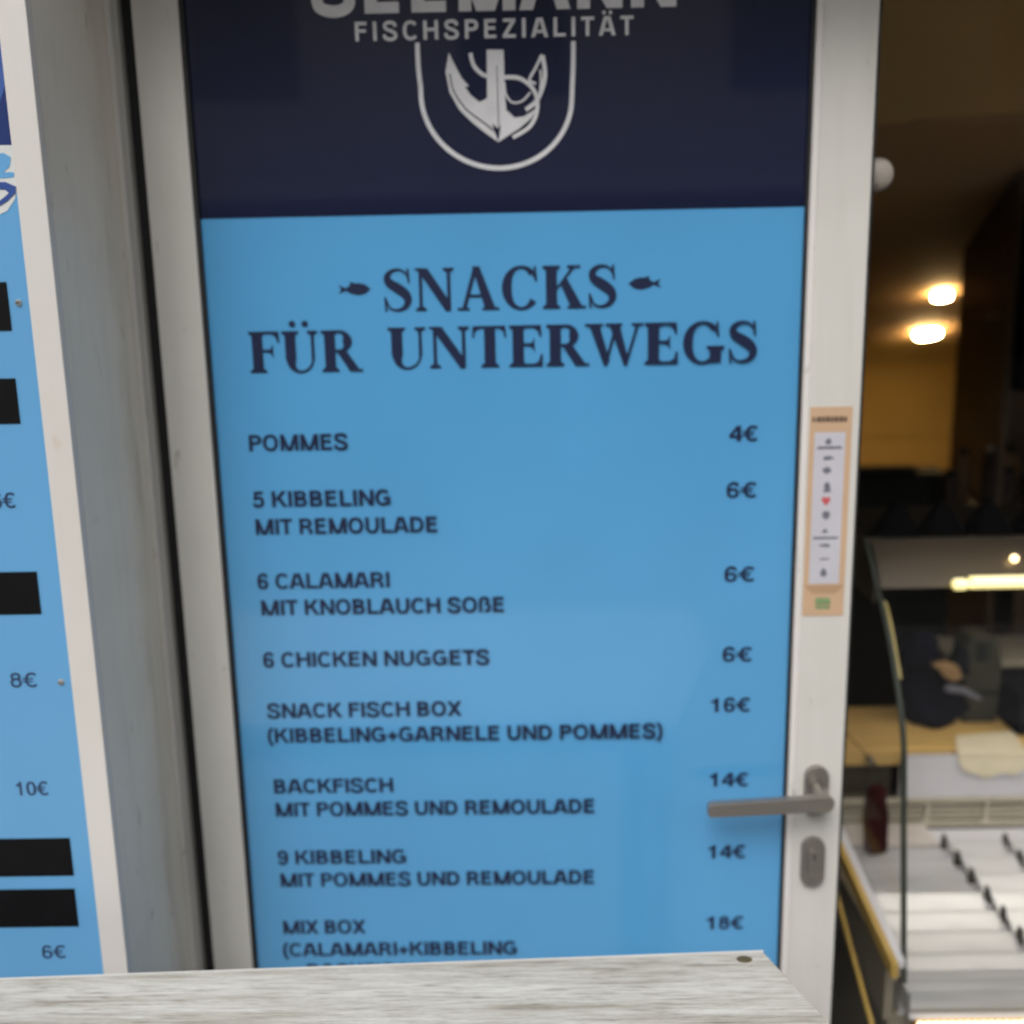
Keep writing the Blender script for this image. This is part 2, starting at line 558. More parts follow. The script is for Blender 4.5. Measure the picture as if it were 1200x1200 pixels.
    if ch == 'ß':
        S_([(0.17, 0.0), (0.17, 0.70), (0.24, 0.88), (0.42, 0.93), (0.60, 0.86), (0.62, 0.70), (0.52, 0.57)]); S_([(0.44, 0.56), (0.62, 0.50), (0.72, 0.32), (0.64, 0.13), (0.42, 0.08)]); return 0.86
    if ch == '€':
        A(0.54, 0.5, 0.40, 0.52, 45, 315, 20); R(0.0, 0.54, 0.62, 0.54 + hw * 0.6); R(0.0, 0.34, 0.58, 0.34 + hw * 0.6); return 0.94
    if ch == '(':
        S_([(0.36, 1.04), (0.20, 0.78), (0.15, 0.42), (0.20, 0.06), (0.36, -0.20)]); return 0.42
    if ch == ')':
        S_([(0.08, 1.04), (0.24, 0.78), (0.29, 0.42), (0.24, 0.06), (0.08, -0.20)]); return 0.42
    if ch == '+':
        R(0.06, 0.30, 0.66, 0.30 + hw); R(0.275, 0.08, 0.275 + W * 0.9, 0.68); return 0.72
    if ch == '0':
        A(0.40, 0.5, 0.34, 0.52, 0, 360, 24); return 0.78
    if ch == '1':
        R(0.34, 0, 0.34 + W, 1); P((0.12, 0.66), (0.34, 0.66), (0.40, 0.80), (0.40, 1.0), (0.34, 0.88), (0.12, 0.80)); return 0.78
    if ch == '4':
        R(0.46, 0, 0.46 + W, 1); R(0.06, 0.22, 0.74, 0.22 + hw); P((0.06, 0.34), (0.22, 0.34), (0.50, 0.80), (0.50, 1.0), (0.44, 1.0), (0.06, 0.42)); return 0.78
    if ch == '5':
        R(0.16, 1 - hw, 0.68, 1); P((0.16, 1 - hw), (0.30, 1 - hw), (0.27, 0.46), (0.10, 0.46)); S_([(0.17, 0.50), (0.34, 0.60), (0.55, 0.56), (0.64, 0.36), (0.58, 0.15), (0.38, 0.06), (0.20, 0.12), (0.14, 0.26)]); return 0.78
    if ch in '68':
        A(0.40, 0.31, 0.33, 0.33, 0, 360, 22)
        if ch == '6': S_([(0.64, 0.76), (0.56, 0.91), (0.40, 0.95), (0.25, 0.86), (0.165, 0.66), (0.155, 0.38)])
        else: A(0.40, 0.75, 0.30, 0.27, 0, 360, 20)
        return 0.78
    if ch == '9':
        A(0.40, 0.69, 0.33, 0.33, 0, 360, 22); S_([(0.16, 0.24), (0.24, 0.09), (0.40, 0.05), (0.55, 0.14), (0.635, 0.34), (0.645, 0.62)]); return 0.78
    return 0.5

class Pen:
    def __init__(self): self.xs = []
    def poly(self, p): self.xs += [q[0] for q in p]
    def ribbon(self, p, ws=None, w=None): self.xs += [q[0] for q in p]

def write(name, body, x0, x1, z, cap, y, m, parent, track=-0.02, W=0.218):
    N = Pen()
    pen = 0
    for ch in body:
        pen += grot(ch, N, pen, lambda a, b: (a, b), W) + track
    a, b = min(N.xs), max(N.xs)
    k = (x1 - x0) / (b - a)
    F = Flat(y)
    pen = 0
    for ch in body:
        pen += grot(ch, F, pen, lambda u, v: (x0 + (u - a) * k, z + v * cap), W) + track
    return F.done(name, m, parent)

# bold condensed roman capitals, drawn as stems, hairlines and serifs (cap height 1)
T, H, SE = 0.235, 0.066, 0.07
def roman(ch, F, ox, tr):
    """draw glyph ch at pen ox through transform tr; returns advance"""
    def rect(x0, y0, x1, y1):
        F.poly([tr(ox + a, b) for a, b in ((x0, y0), (x1, y0), (x1, y1), (x0, y1))])
    def poly(*p):
        F.poly([tr(ox + a, b) for a, b in p])
    def stem(x, wd=T, y0=0, y1=1, s0=True, s1=True, e=SE):
        rect(x, y0, x + wd, y1)
        if s0: poly((x - e, y0), (x + wd + e, y0), (x + wd + e, y0 + H * 0.8), (x + wd, y0 + H * 1.6), (x, y0 + H * 1.6), (x - e, y0 + H * 0.8))
        if s1: poly((x - e, y1), (x + wd + e, y1), (x + wd + e, y1 - H * 0.8), (x + wd, y1 - H * 1.6), (x, y1 - H * 1.6), (x - e, y1 - H * 0.8))
    def rib(pts):
        q = spline(pts, 6)
        P = [tr(ox + a, b) for a, b, c in q]
        s = abs(tr(0, 1)[1] - tr(0, 0)[1])
        F.ribbon(P, ws=[c * s for a, b, c in q])
    def arc(cx, cy, rx, ry, a0, a1, tw=T, hw=H):
        pts = []
        for i in range(19):
            a = math.radians(a0 + (a1 - a0) * i / 18)
            c, s = math.cos(a), math.sin(a)
            wd = hw + (tw - hw) * abs(c) ** 1.6
            pts.append((cx + (rx - wd / 2) * c, cy + (ry - wd / 2) * s, wd))
        P = [tr(ox + a, b) for a, b, c in pts]
        s_ = abs(tr(0, 1)[1] - tr(0, 0)[1])
        F.ribbon(P, ws=[c * s_ for a, b, c in pts])
    if ch == 'S':
        rib([(0.60, 0.70, .04), (0.55, 0.86, .05), (0.42, 0.965, .06), (0.25, 0.95, .09), (0.14, 0.83, .15), (0.17, 0.68, .20), (0.34, 0.55, .24),
             (0.50, 0.42, .23), (0.57, 0.26, .18), (0.50, 0.10, .12), (0.34, 0.03, .07), (0.18, 0.08, .05), (0.09, 0.30, .04)])
        poly((0.55, 1.0), (0.60, 1.0), (0.62, 0.66), (0.575, 0.66)); poly((0.07, 0), (0.12, 0), (0.10, 0.34), (0.055, 0.34))
        return 0.70
    if ch in 'CG':
        arc(0.47, 0.5, 0.43, 0.52, 48, 318 if ch == 'C' else 300)
        poly((0.74, 1.0), (0.79, 1.0), (0.81, 0.64), (0.765, 0.64)); poly((0.62, 0.95), (0.78, 0.80), (0.79, 0.64), (0.72, 0.78))
        if ch == 'G':
            stem(0.62, T, 0.02, 0.42, False, True)
            return 0.96
        return 0.90
    if ch in 'UÜ':
        stem(0.10, T, 0.30, 1, False, True)
        stem(0.675, 0.07, 0.30, 1, False, True, 0.08)
        arc(0.4175, 0.34, 0.3175, 0.36, 180, 270, T, 0.06); arc(0.4175, 0.34, 0.3175, 0.36, 270, 360, 0.055, 0.06)
        if ch == 'Ü':
            for cx in (0.28, 0.56):
                F.poly([tr(ox + cx + 0.075 * math.cos(a * PI / 6), 1.17 + 0.075 * math.sin(a * PI / 6)) for a in range(12)])
        return 0.87
    if ch == 'N':
        stem(0.11, 0.075, 0, 1, True, False, 0.08); stem(0.715, 0.075, 0, 1, False, True, 0.08)
        poly((0.03, 1), (0.30, 1), (0.715, 0.30), (0.715, 0.0), (0.79, -0.02), (0.68, -0.02), (0.185, 0.80), (0.11, 0.93), (0.03, 0.96))
        return 0.90
    if ch == 'A':
        poly((0.39, 1.02), (0.48, 1.02), (0.21, 0.0), (0.12, 0.0)); poly((0.36, 1.02), (0.52, 1.02), (0.86, 0), (0.63, 0))
        rect(0.22, 0.30, 0.66, 0.30 + H)
        rect(0.03, 0, 0.29, H * 0.9); rect(0.56, 0, 0.93, H * 0.9)
        return 0.94
    if ch == 'K':
        stem(0.10); poly((0.31, 0.40), (0.31, 0.47), (0.66, 0.97), (0.73, 0.97)); poly((0.40, 0.60), (0.54, 0.72), (0.90, 0.0), (0.64, 0.0))
        rect(0.55, 1 - H * 0.9, 0.84, 1); rect(0.56, 0, 0.96, H * 0.9)
        return 0.96
    if ch in 'FE':
        stem(0.10)
        rect(0.31, 1 - H, 0.70, 1); poly((0.70, 1), (0.66, 1), (0.52, 0.955), (0.63, 0.86), (0.67, 0.72), (0.71, 0.72))
        rect(0.31, 0.50, 0.52, 0.50 + H); poly((0.56, 0.70), (0.51, 0.58), (0.40, 0.55), (0.40, 0.50), (0.51, 0.47), (0.56, 0.34))
        if ch == 'E':
            rect(0.31, 0, 0.72, H); poly((0.73, 0.30), (0.69, 0.30), (0.65, 0.13), (0.52, 0.045), (0.70, 0.0), (0.73, 0.0))
            return 0.78
        return 0.73
    if ch == 'R':
        stem(0.10)
        rect(0.31, 1 - H, 0.46, 1); rect(0.31, 0.47, 0.46, 0.47 + H)
        arc(0.44, 0.735, 0.28, 0.265, 90, -90, T * 0.98, H)
        poly((0.36, 0.50), (0.56, 0.53), (0.88, 0.0), (0.64, 0.0)); rect(0.72, 0, 0.93, H * 0.9)
        return 0.90
    if ch == 'T':
        stem(0.285, T, 0, 1, True, False); rect(0.05, 1 - H, 0.73, 1)
        poly((0.05, 1), (0.18, 1 - H), (0.09, 0.86), (0.07, 0.72), (0.03, 0.72)); poly((0.73, 1), (0.60, 1 - H), (0.69, 0.86), (0.71, 0.72), (0.75, 0.72))
        return 0.78
    if ch == 'W':
        ox -= 0.06
        poly((0.08, 1), (0.30, 1), (0.52, 0.10), (0.40, -0.02)); poly((0.40, -0.02), (0.46, -0.02), (0.66, 0.86), (0.60, 0.86))
        poly((0.50, 1), (0.72, 1), (0.92, 0.10), (0.82, -0.02)); poly((0.82, -0.02), (0.88, -0.02), (1.14, 1.0), (1.08, 1.0))
        rect(0.0, 1 - H * 0.9, 0.38, 1); rect(0.43, 1 - H * 0.9, 0.78, 1); rect(0.98, 1 - H * 0.9, 1.22, 1)
        return 1.16
    return 0.4

def roman_word(name, word, x0, x1, z, cap, y, m, parent):
    # width pass, then fitted pass
    class Null:
        def poly(self, p): self.xs += [q[0] for q in p]
        def ribbon(self, p, ws=None, w=None): self.xs += [q[0] for q in p]
    N = Null(); N.xs = []
    pen = 0
    for ch in word:
        pen += roman(ch, N, pen, lambda a, b: (a, b))
    a, b = min(N.xs), max(N.xs)
    F = Flat(y)
    k = (x1 - x0) / (b - a)
    pen = 0
    for ch in word:
        pen += roman(ch, F, pen, lambda u, v: (x0 + (u - a) * k, z + v * cap))
    return F.done(name, m, parent)

# ---------------------------------------------------------------- setting
struct(box('pavement', M['pave'], -30, -40, -0.2, 30, 0.0, 0.0))
struct(box('interior_floor', M['darkfloor'], -1.2, 0.002, -0.2, 4.0, 5.0, 0.02))
struct(box('interior_side_wall', M['darkwall'], 3.8, 0.1, 0.02, 3.9, 3.6, 2.9))
struct(box('interior_partition', M['darkwall'], 0.30, 0.12, 0.02, 0.36, 3.4, 2.9))
struct(box('interior_back_wall', M['amber'], 0.30, 3.4, 0.02, 3.9, 3.5, 2.9))
struct(box('interior_ceiling', M['darkwall'], 0.30, 0.10, 2.9, 3.9, 3.5, 3.0))
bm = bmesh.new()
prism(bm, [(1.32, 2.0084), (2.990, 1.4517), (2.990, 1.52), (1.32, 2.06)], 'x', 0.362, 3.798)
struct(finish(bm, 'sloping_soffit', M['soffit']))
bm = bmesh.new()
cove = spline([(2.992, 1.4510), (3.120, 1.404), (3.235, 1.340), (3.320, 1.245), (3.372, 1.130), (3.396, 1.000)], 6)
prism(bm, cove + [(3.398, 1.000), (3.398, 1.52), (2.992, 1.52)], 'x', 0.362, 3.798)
struct(finish(bm, 'added_wall_cove', M['amber'], smooth=False))  # cove added so the light fades softly into the wall
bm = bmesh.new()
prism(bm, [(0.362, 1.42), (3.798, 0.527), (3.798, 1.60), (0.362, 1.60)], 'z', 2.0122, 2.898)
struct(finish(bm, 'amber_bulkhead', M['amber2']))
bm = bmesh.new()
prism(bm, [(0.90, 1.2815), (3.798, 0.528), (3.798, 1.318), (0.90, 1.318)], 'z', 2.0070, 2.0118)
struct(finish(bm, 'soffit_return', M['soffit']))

# ---------------------------------------------------------------- building shell
bld = thing('shop_building', 'pale shopfront with a deep door recess between the left menu board and the window', 'building', (0, 0, 0))
box('facade_wall', M['render'], -8, -0.16, 0, -1.26, 0.3, 5.0, bld)
box('facade_wall', M['render'], 2.6, -0.2, 0, 8, 0.3, 5.0, bld)
box('lintel', M['render'], -0.4220, -0.2, 2.07, 2.598, 0.098, 5.0, bld)
box('roof', M['render'], -8, 0.302, 4.9, 8, 6, 5.0, bld)
box('reveal', M['reveal'], -0.50, -0.192, 0.0, -0.4236, -0.0175, 4.99, bld)
box('recess_wall', M['darkwall'], -1.256, -0.10, 0.0, -0.502, 0.09, 4.99, bld)

# ---------------------------------------------------------------- door frame and door
df = thing('door_frame', 'narrow grey-white frame strip beside the black gap left of the menu door', 'door frame', (-0.42, 0, 0))
bm = bmesh.new()
prism(bm, [(-0.4300, -0.017), (-0.4222, -0.017), (-0.4208, -0.013), (-0.4206, 0.000), (-0.4196, 0.003), (-0.4196, 0.07), (-0.4300, 0.07)], 'z', 0, 2.068)
finish(bm, 'frame_post', M['stile'], df)
box('gap_dark_strip', M['rubber'], -0.4194, 0.018, 0.0, -0.4034, 0.06, 2.052, df)  # black strip stands in for the dark open gap
box('frame_head', M['reveal'], -0.4168, -0.010, 2.055, 0.44, 0.07, 2.068, df)

door = thing('menu_door', 'white framed door carrying the blue menu panel with anchor emblem and a lever handle', 'door', (-0.01, 0.03, 0))
X0, X1 = -0.4030, 0.3845
PX0, PX1 = -0.3535, 0.3185
box('stile', M['stile'], X0, 0.0, 0.02, PX0, 0.058, 2.052, door, bevel=0.0015)
box('stile', M['stile'], PX1 + 0.0075, 0.0, 0.02, X1, 0.058, 2.052, door, bevel=0.002)
bm = bmesh.new()
prism(bm, [(PX1, 0.006), (PX1 + 0.0015, 0.0015), (PX1 + 0.0073, 0.0015), (PX1 + 0.0073, 0.05), (PX1, 0.05)], 'z', 0.15, 1.992)
finish(bm, 'glazing_bead', M['bevel'], door)
box('rail', M['stile'], PX0 + 0.0003, 0.0, 1.994, PX1 + 0.0070, 0.058, 2.052, door)
box('rail', M['stile'], PX0 + 0.0003, 0.0, 0.02, PX1 + 0.0070, 0.058, 0.148, door)
panel = box('menu_panel', M['blue'], PX0 + 0.0048, 0.0085, 0.150, PX1 - 0.0036, 0.04, 1.7212, door)
panel['label'] = 'light blue printed menu panel with dark lettering'
head = box('header_panel', M['navy'], PX0 + 0.0048, 0.0085, 1.7214, PX1 - 0.0036, 0.04, 1.990, door)
head['label'] = 'dark navy upper panel with silver emblem'
box('gasket', M['rubber'], PX0 + 0.0002, 0.0035, 0.150, PX0 + 0.0046, 0.04, 1.992, door)
box('gasket', M['rubber'], PX1 - 0.0034, 0.0035, 0.150, PX1 - 0.0002, 0.04, 1.992, door)
box('hinge_edge_seal', M['rubber'], X1 + 0.0002, 0.006, 0.02, X1 + 0.0042, 0.05, 2.052, door)

YP = 0.0080
lines = [
    ('POMMES', -0.3130, -0.2008, 1.4625), ('5 KIBBELING', -0.3126, -0.1528, 1.3966), ('MIT REMOULADE', -0.3122, -0.0995, 1.3638),
    ('6 CALAMARI', -0.3128, -0.1580, 1.2978), ('MIT KNOBLAUCH SOßE', -0.3122, -0.0235, 1.2653), ('6 CHICKEN NUGGETS', -0.3126, -0.0442, 1.2000),
    ('SNACK FISCH BOX', -0.3126, -0.0776, 1.1351), ('(KIBBELING+GARNELE UND POMMES)', -0.3135, 0.1635, 1.1030),
    ('BACKFISCH', -0.3122, -0.1650, 1.0362), ('MIT POMMES UND REMOULADE', -0.3120, 0.0825, 1.0050),
    ('9 KIBBELING', -0.3122, -0.1530, 0.9400), ('MIT POMMES UND REMOULADE', -0.3122, 0.0818, 0.9087),
    ('MIX BOX', -0.3130, -0.2082, 0.8428), ('(CALAMARI+KIBBELING', -0.3134, -0.0168, 0.8108), ('+ BACKFISCH)', -0.3070, -0.1300, 0.7812)]
for body, a, b, z in lines:
    write('menu_line', body, a, b, z, 0.0188, YP - 0.0002, M['ink'], panel)
for body, a, b, z in [('4€', 0.2385, 0.2700, 1.4637), ('6€', 0.2385, 0.2705, 1.3980), ('6€', 0.2383, 0.2708, 1.2973), ('6€', 0.2383, 0.2708, 1.1982),
                      ('16€', 0.2240, 0.2702, 1.1342), ('14€', 0.2245, 0.2705, 1.0368), ('14€', 0.2245, 0.2698, 0.9399), ('18€', 0.2244, 0.2698, 0.8414)]:
    write('price', body, a, b, z, 0.0180, YP - 0.0002, M['ink'], panel)
roman_word('heading_word', 'SNACKS', -0.1500, 0.1075, 1.6172, 0.0468, YP - 0.0002, M['ink'], panel)
roman_word('heading_word', 'FÜR', -0.3053, -0.1772, 1.5518, 0.0462, YP - 0.0002, M['ink'], panel)
roman_word('heading_word', 'UNTERWEGS', -0.1480, 0.2656, 1.5534, 0.0462, YP - 0.0002, M['ink'], panel)
for x_, s in ((-0.182, 1), (0.140, -1)):
    F = Flat(YP - 0.0002)
    pts = [(-0.012, 0.0), (-0.006, 0.0045), (0.003, 0.0070), (0.011, 0.0052), (0.0175, 0.0002), (0.011, -0.0050), (0.003, -0.0066), (-0.006, -0.0042)]
    F.poly([(x_ + s * a, 1.6425 + b) for a, b in pts])
    F.poly([(x_ + s * a, 1.6425 + b) for a, b in ((-0.010, 0.0012), (-0.0185, 0.0050), (-0.0155, 0.0), (-0.0190, -0.0046), (-0.010, -0.0012))])
    F.poly([(x_ + s * a, 1.6425 + b) for a, b in ((0.001, 0.0062), (-0.006, 0.0085), (-0.005, 0.0040))])
    F.done('fish_symbol', M['ink'], panel)

# header: brand word, subtitle, shield line and anchor
write('brand_lettering', 'SEEMANN', -0.2080, 0.1720, 1.9275, 0.052, YP - 0.0002, M['silver'], head, track=0.07, W=0.25)
write('subtitle_lettering', 'FISCHSPEZIALITÄT', -0.1688, 0.1268, 1.9005, 0.0190, YP - 0.0002, M['silver'], head, track=0.22, W=0.20)
def uv(u, v):
    return (-0.103 + (u - 357) * 0.0003775, 1.8985 - (v - 120 + (u - 357) * 0.0341) * 0.000372)
F = Flat(YP - 0.0002)
sh = [uv(357, 122), uv(357.5, 190), uv(362, 240)]
for i in range(0, 25):
    a = PI + PI * i / 24
    sh.append(uv(577 + 215 * math.cos(a), 262 - 200 * math.sin(a)))
sh += [uv(793, 235), uv(796, 180), uv(797, 112)]
F.ribbon(spline(sh, 2), w=0.0049)
F.done('shield_line', M['silver'], head)
F = Flat(YP - 0.0003)
F.poly([uv(*p) for p in ((552, 138), (600, 138), (601, 262), (606, 320), (580, 352), (540, 320), (551, 262))])
F.poly([uv(*p) for p in ((445, 148), (463, 185), (478, 212), (486, 236), (504, 262), (528, 280), (551, 270), (560, 330), (580, 390), (545, 366), (508, 338), (470, 302), (444, 255), (434, 200))])
F.poly([uv(*p) for p in ((470, 205), (500, 238), (482, 240))])
F.poly([uv(*p) for p in ((580, 390), (592, 320), (606, 302), (628, 322), (655, 318), (690, 296), (676, 322), (640, 352), (610, 370))])
F.ribbon([uv(*p) for p in spline([(660, 300), (690, 276), (708, 240), (716, 200), (710, 152)], 5)], w=0.0045)
F.ribbon([uv(*p) for p in spline([(708, 150), (690, 185), (672, 218), (690, 228)], 4)], w=0.0030)
F.ribbon([uv(*p) for p in spline([(698, 262), (704, 225), (703, 190)], 4)], w=0.0020)
F.done('anchor_emblem', M['silver'], head)
F = Flat(YP - 0.0008)
F.ribbon([uv(*p) for p in spline([(506, 148), (514, 180), (534, 202), (552, 210)], 5)], w=0.0042)
F.ribbon([uv(*p) for p in spline([(600, 212), (642, 214), (676, 236), (692, 268), (690, 310), (668, 348), (622, 376)], 5)], w=0.0042)
F.ribbon([uv(*p) for p in spline([(600, 226), (604, 258), (622, 280), (650, 276), (674, 252)], 5)], w=0.0022)
F.done('anchor_rope', M['silver'], head)
F = Flat(YP - 0.0014)
F.ribbon([uv(*p) for p in spline([(446, 205), (456, 252), (490, 300), (530, 330), (575, 362)], 5)], w=0.0011)
F.ribbon([uv(*p) for p in ((580, 180), (582, 372))], w=0.0007)
F.done('anchor_inner_line', M['navy'], head)  # navy printed lines inside the anchor

# lever handle with rose and keyhole plate
def stadium(cx, z0, z1, r, n=12):
    out = []
    for i in range(n + 1):
        a = PI * i / n
        out.append((cx + r * math.cos(a), z1 - r + r * math.sin(a)))
    for i in range(n + 1):
        a = PI + PI * i / n
        out.append((cx + r * math.cos(a), z0 + r + r * math.sin(a)))
    return out
bm = bmesh.new()
prism(bm, stadium(0.3515, 1.0035, 1.0685, 0.0145), 'y', -0.0085, -0.0003)
rose = finish(bm, 'handle_rose', M['steel'], door, bevel=0.0015)
bm = bmesh.new()
tube(bm, (0.352, -0.0087, 1.0390), (0.352, -0.040, 1.0390), 0.0095, 0.009, 20)
prism(bm, [(0.2165, 1.0240), (0.3380, 1.0285), (0.3480, 1.0275), (0.3560, 1.0290), (0.3605, 1.0340), (0.3620, 1.0410), (0.3595, 1.0465), (0.3540, 1.0485), (0.2165, 1.0412), (0.2130, 1.0380), (0.2130, 1.0272)], 'y', -0.047, -0.0365)
lev = finish(bm, 'lever', M['steel'], rose, bevel=0.0012)
bm = bmesh.new()
prism(bm, stadium(0.3510, 0.9080, 0.9740, 0.0145), 'y', -0.0085, -0.0003)
key = finish(bm, 'keyhole_plate', M['steel'], door, bevel=0.0015)
bm = bmesh.new()
prism(bm, stadium(0.3510, 0.9230, 0.9600, 0.0075), 'y', -0.0115, -0.0087)
finish(bm, 'lock_cylinder', M['steel'], key, bevel=0.0008)
box('key_slot', M['dark'], 0.3502, -0.0124, 0.947, 0.3518, -0.0117, 0.955, key)

# tan sticker on the right stile
st = box('sticker', M['st_tan'], 0.3275, -0.0008, 1.2565, 0.3755, -0.0002, 1.5025, door)
st['label'] = 'tan paper sticker with a lilac white print strip and small symbols'
F = Flat(-0.0010)
F.poly([(0.3335, 1.2955), (0.3685, 1.2955), (0.3685, 1.4735), (0.3335, 1.4735)])
F.done('white_field', M['st_white'], st)
F = Flat(-0.0010)
F.poly([(0.3285, 1.2935), (0.3750, 1.2935), (0.3655, 1.2835), (0.3380, 1.2835)])
F.done('darker_band', M['st_tan2'], st)  # darker tan printed band
F = Flat(-0.0012)
gx = 0.3305
for i, (wd, ht) in enumerate(((.0018, .006), (.0012, .0045), (.0042, .006), (.0036, .0058), (.0040, .0062), (.0035, .0058), (.0040, .0060), (.0042, .0060), (.0034, .0056))):
    F.poly([(gx, 1.4855), (gx + wd, 1.4855), (gx + wd, 1.4855 + ht), (gx, 1.4855 + ht)])
    gx += wd + 0.0011
F.done('sticker_heading', M['st_brown'], st)
def blob(F, cx, cz, rx, rz, seed):
    rr = random.Random(seed)
    F.poly([(cx + rx * (0.7 + 0.5 * rr.random()) * math.cos(a * PI / 6), cz + rz * (0.7 + 0.5 * rr.random()) * math.sin(a * PI / 6)) for a in range(12)])
F = Flat(-0.0013)
blob(F, 0.3495, 1.4630, 0.0035, 0.0040, 1)
F.poly([(0.3360, 1.4545), (0.3660, 1.4545), (0.3640, 1.4575), (0.3385, 1.4575)])
blob(F, 0.3500, 1.4440, 0.0062, 0.0026, 2); blob(F, 0.3495, 1.4300, 0.0050, 0.0040, 3)
blob(F, 0.3500, 1.4110, 0.0042, 0.0055, 4); F.poly([(0.3455, 1.4045), (0.3555, 1.4045), (0.3535, 1.4075), (0.3470, 1.4075)])
blob(F, 0.3500, 1.3775, 0.0045, 0.0050, 5)
F.poly([(0.3455, 1.3570), (0.3535, 1.3570), (0.3500, 1.3620)]); F.poly([(0.3360, 1.3495), (0.3650, 1.3495), (0.3650, 1.3518), (0.3360, 1.3518)])
F.poly([(0.3440, 1.3410), (0.3560, 1.3400), (0.3560, 1.3425), (0.3500, 1.3440), (0.3470, 1.3425), (0.3440, 1.3430)])
F.poly([(0.3450, 1.3250), (0.3560, 1.3250), (0.3560, 1.3264), (0.3450, 1.3264)])
blob(F, 0.3500, 1.3090, 0.0036, 0.0052, 6)
F.done('grey_symbols', M['st_grey'], st)
F = Flat(-0.0013)
F.poly([(0.3495, 1.3885), (0.3545, 1.3945), (0.3545, 1.3975), (0.3520, 1.3995), (0.3495, 1.3975), (0.3470, 1.3995), (0.3445, 1.3975), (0.3445, 1.3945)])
F.done('red_heart', M['st_red'], st)
F = Flat(-0.0013)
F.poly([(0.3415, 1.2705), (0.3600, 1.2705), (0.3590, 1.2785), (0.3425, 1.2785)])
F.poly([(0.3425, 1.2650), (0.3590, 1.2650), (0.3590, 1.2690), (0.3425, 1.2690)])
F.done('green_mark', M['st_green'], st)

# ---------------------------------------------------------------- left menu board
lb = thing('menu_board', 'light blue menu board with black tape bars and navy top, left of the door recess', 'menu board', (-0.8, -0.19, 0.9))
BX0, BX1, YL = -1.22, -0.4505, -0.198
bl = box('board_sheet', M['blue_l'], BX0, YL, 0.55, BX1, YL + 0.012, 1.7708, lb)
bn = box('header_sheet', M['navy_l'], BX0, YL, 1.7710, BX1, YL + 0.012, 2.15, lb)
bm = bmesh.new()
bx(bm, BX1 + 0.0012, YL - 0.006, 0.50, -0.4232, YL + 0.0055, 2.19)
tr_ = finish(bm, 'trim_strip', M['trim'], lb, bevel=0.001)
box('trim_strip', M['trim'], BX0 - 0.03, YL - 0.006, 0.50, BX0 - 0.0012, YL + 0.0055, 2.19, lb, bevel=0.001)
box('painted_shadow_line', M['rubber'], BX1 + 0.0001, YL + 0.002, 0.55, BX1 + 0.0011, YL + 0.005, 2.15, lb)  # black strip paints the shadow line between board and trim
for z0, z1, x1, x0 in ((1.608, 1.652, -0.4705, -0.86), (1.5215, 1.564, -0.4725, -0.90), (1.334, 1.377, -0.4735, -0.88), (1.0515, 1.094, -0.4712, -0.95), (0.993, 1.0365, -0.4722, -0.93)):
    box('black_tape', M['tape'], x0, YL - 0.0007, z0, x1, YL - 0.0001, z1, bl, bevel=0.0)
for body, a, b, z in (('6€', -0.5080, -0.4868, 1.4405), ('8€', -0.5110, -0.4865, 1.2585), ('10€', -0.5200, -0.4880, 1.1420), ('6€', -0.5130, -0.4900, 0.9560)):
    write('price', body, a, b, z, 0.0150, YL - 0.0003, M['ink_pale'], bl, W=0.18)
for x_, z_ in ((-0.4615, 1.633), (-0.4620, 1.263), (-0.4620, 0.76), (-0.4618, 1.98)):
    bm = bmesh.new()
    tube(bm, (x_, YL - 0.0001, z_), (x_, YL - 0.0022, z_), 0.0035, 0.0022, 14)
    sc = finish(bm, 'screw', M['screw'], lb)
    box('screw_slot', M['dark'], x_ - 0.0016, YL - 0.0026, z_ - 0.0004, x_ + 0.0016, YL - 0.0023, z_ + 0.0004, sc)
F = Flat(YL - 0.0003)
F.poly([(-0.60, 1.7718), (-0.4519, 1.7714), (-0.4512, 1.769), (-0.4512, 1.7532), (-0.4510, 1.7452), (-0.4512, 1.734), (-0.4543, 1.7245), (-0.4622, 1.715), (-0.48, 1.7072), (-0.60, 1.700)])
F.done('logo_patch', M['white_print'], bl)
F = Flat(YL - 0.0006)
F.poly([(-0.51, 1.7616), (-0.4596, 1.7648), (-0.4534, 1.7612), (-0.4552, 1.7533), (-0.4617, 1.7478), (-0.4549, 1.7485), (-0.4520, 1.7476), (-0.4525, 1.7437), (-0.4622, 1.7431), (-0.51, 1.7441)])
F.done('logo_numeral', M['blue_l'], bl)
F = Flat(YL - 0.0009)
F.poly([(-0.51, 1.7402), (-0.4609, 1.7399), (-0.4515, 1.7357), (-0.4529, 1.7301), (-0.4613, 1.723), (-0.4792, 1.7137), (-0.50, 1.708), (-0.50, 1.713), (-0.4786, 1.7185), (-0.4661, 1.7247), (-0.4587, 1.7302), (-0.4617, 1.7335), (-0.51, 1.7346)])
F.done('logo_swash', M['swash'], bl)
F = Flat(YL - 0.0003)
ring = [(-0.535 + 0.085 * math.cos(a), 1.85 + 0.085 * math.sin(a)) for a in [PI * 2 * i / 48 for i in range(49)]]
F.ribbon(ring, w=0.006)
ring = [(-0.535 + 0.076 * math.cos(a), 1.85 + 0.076 * math.sin(a)) for a in [PI * 2 * i / 48 for i in range(49)]]
F.ribbon(ring, w=0.003)
F.done('logo_ring', M['swash2'], bn)

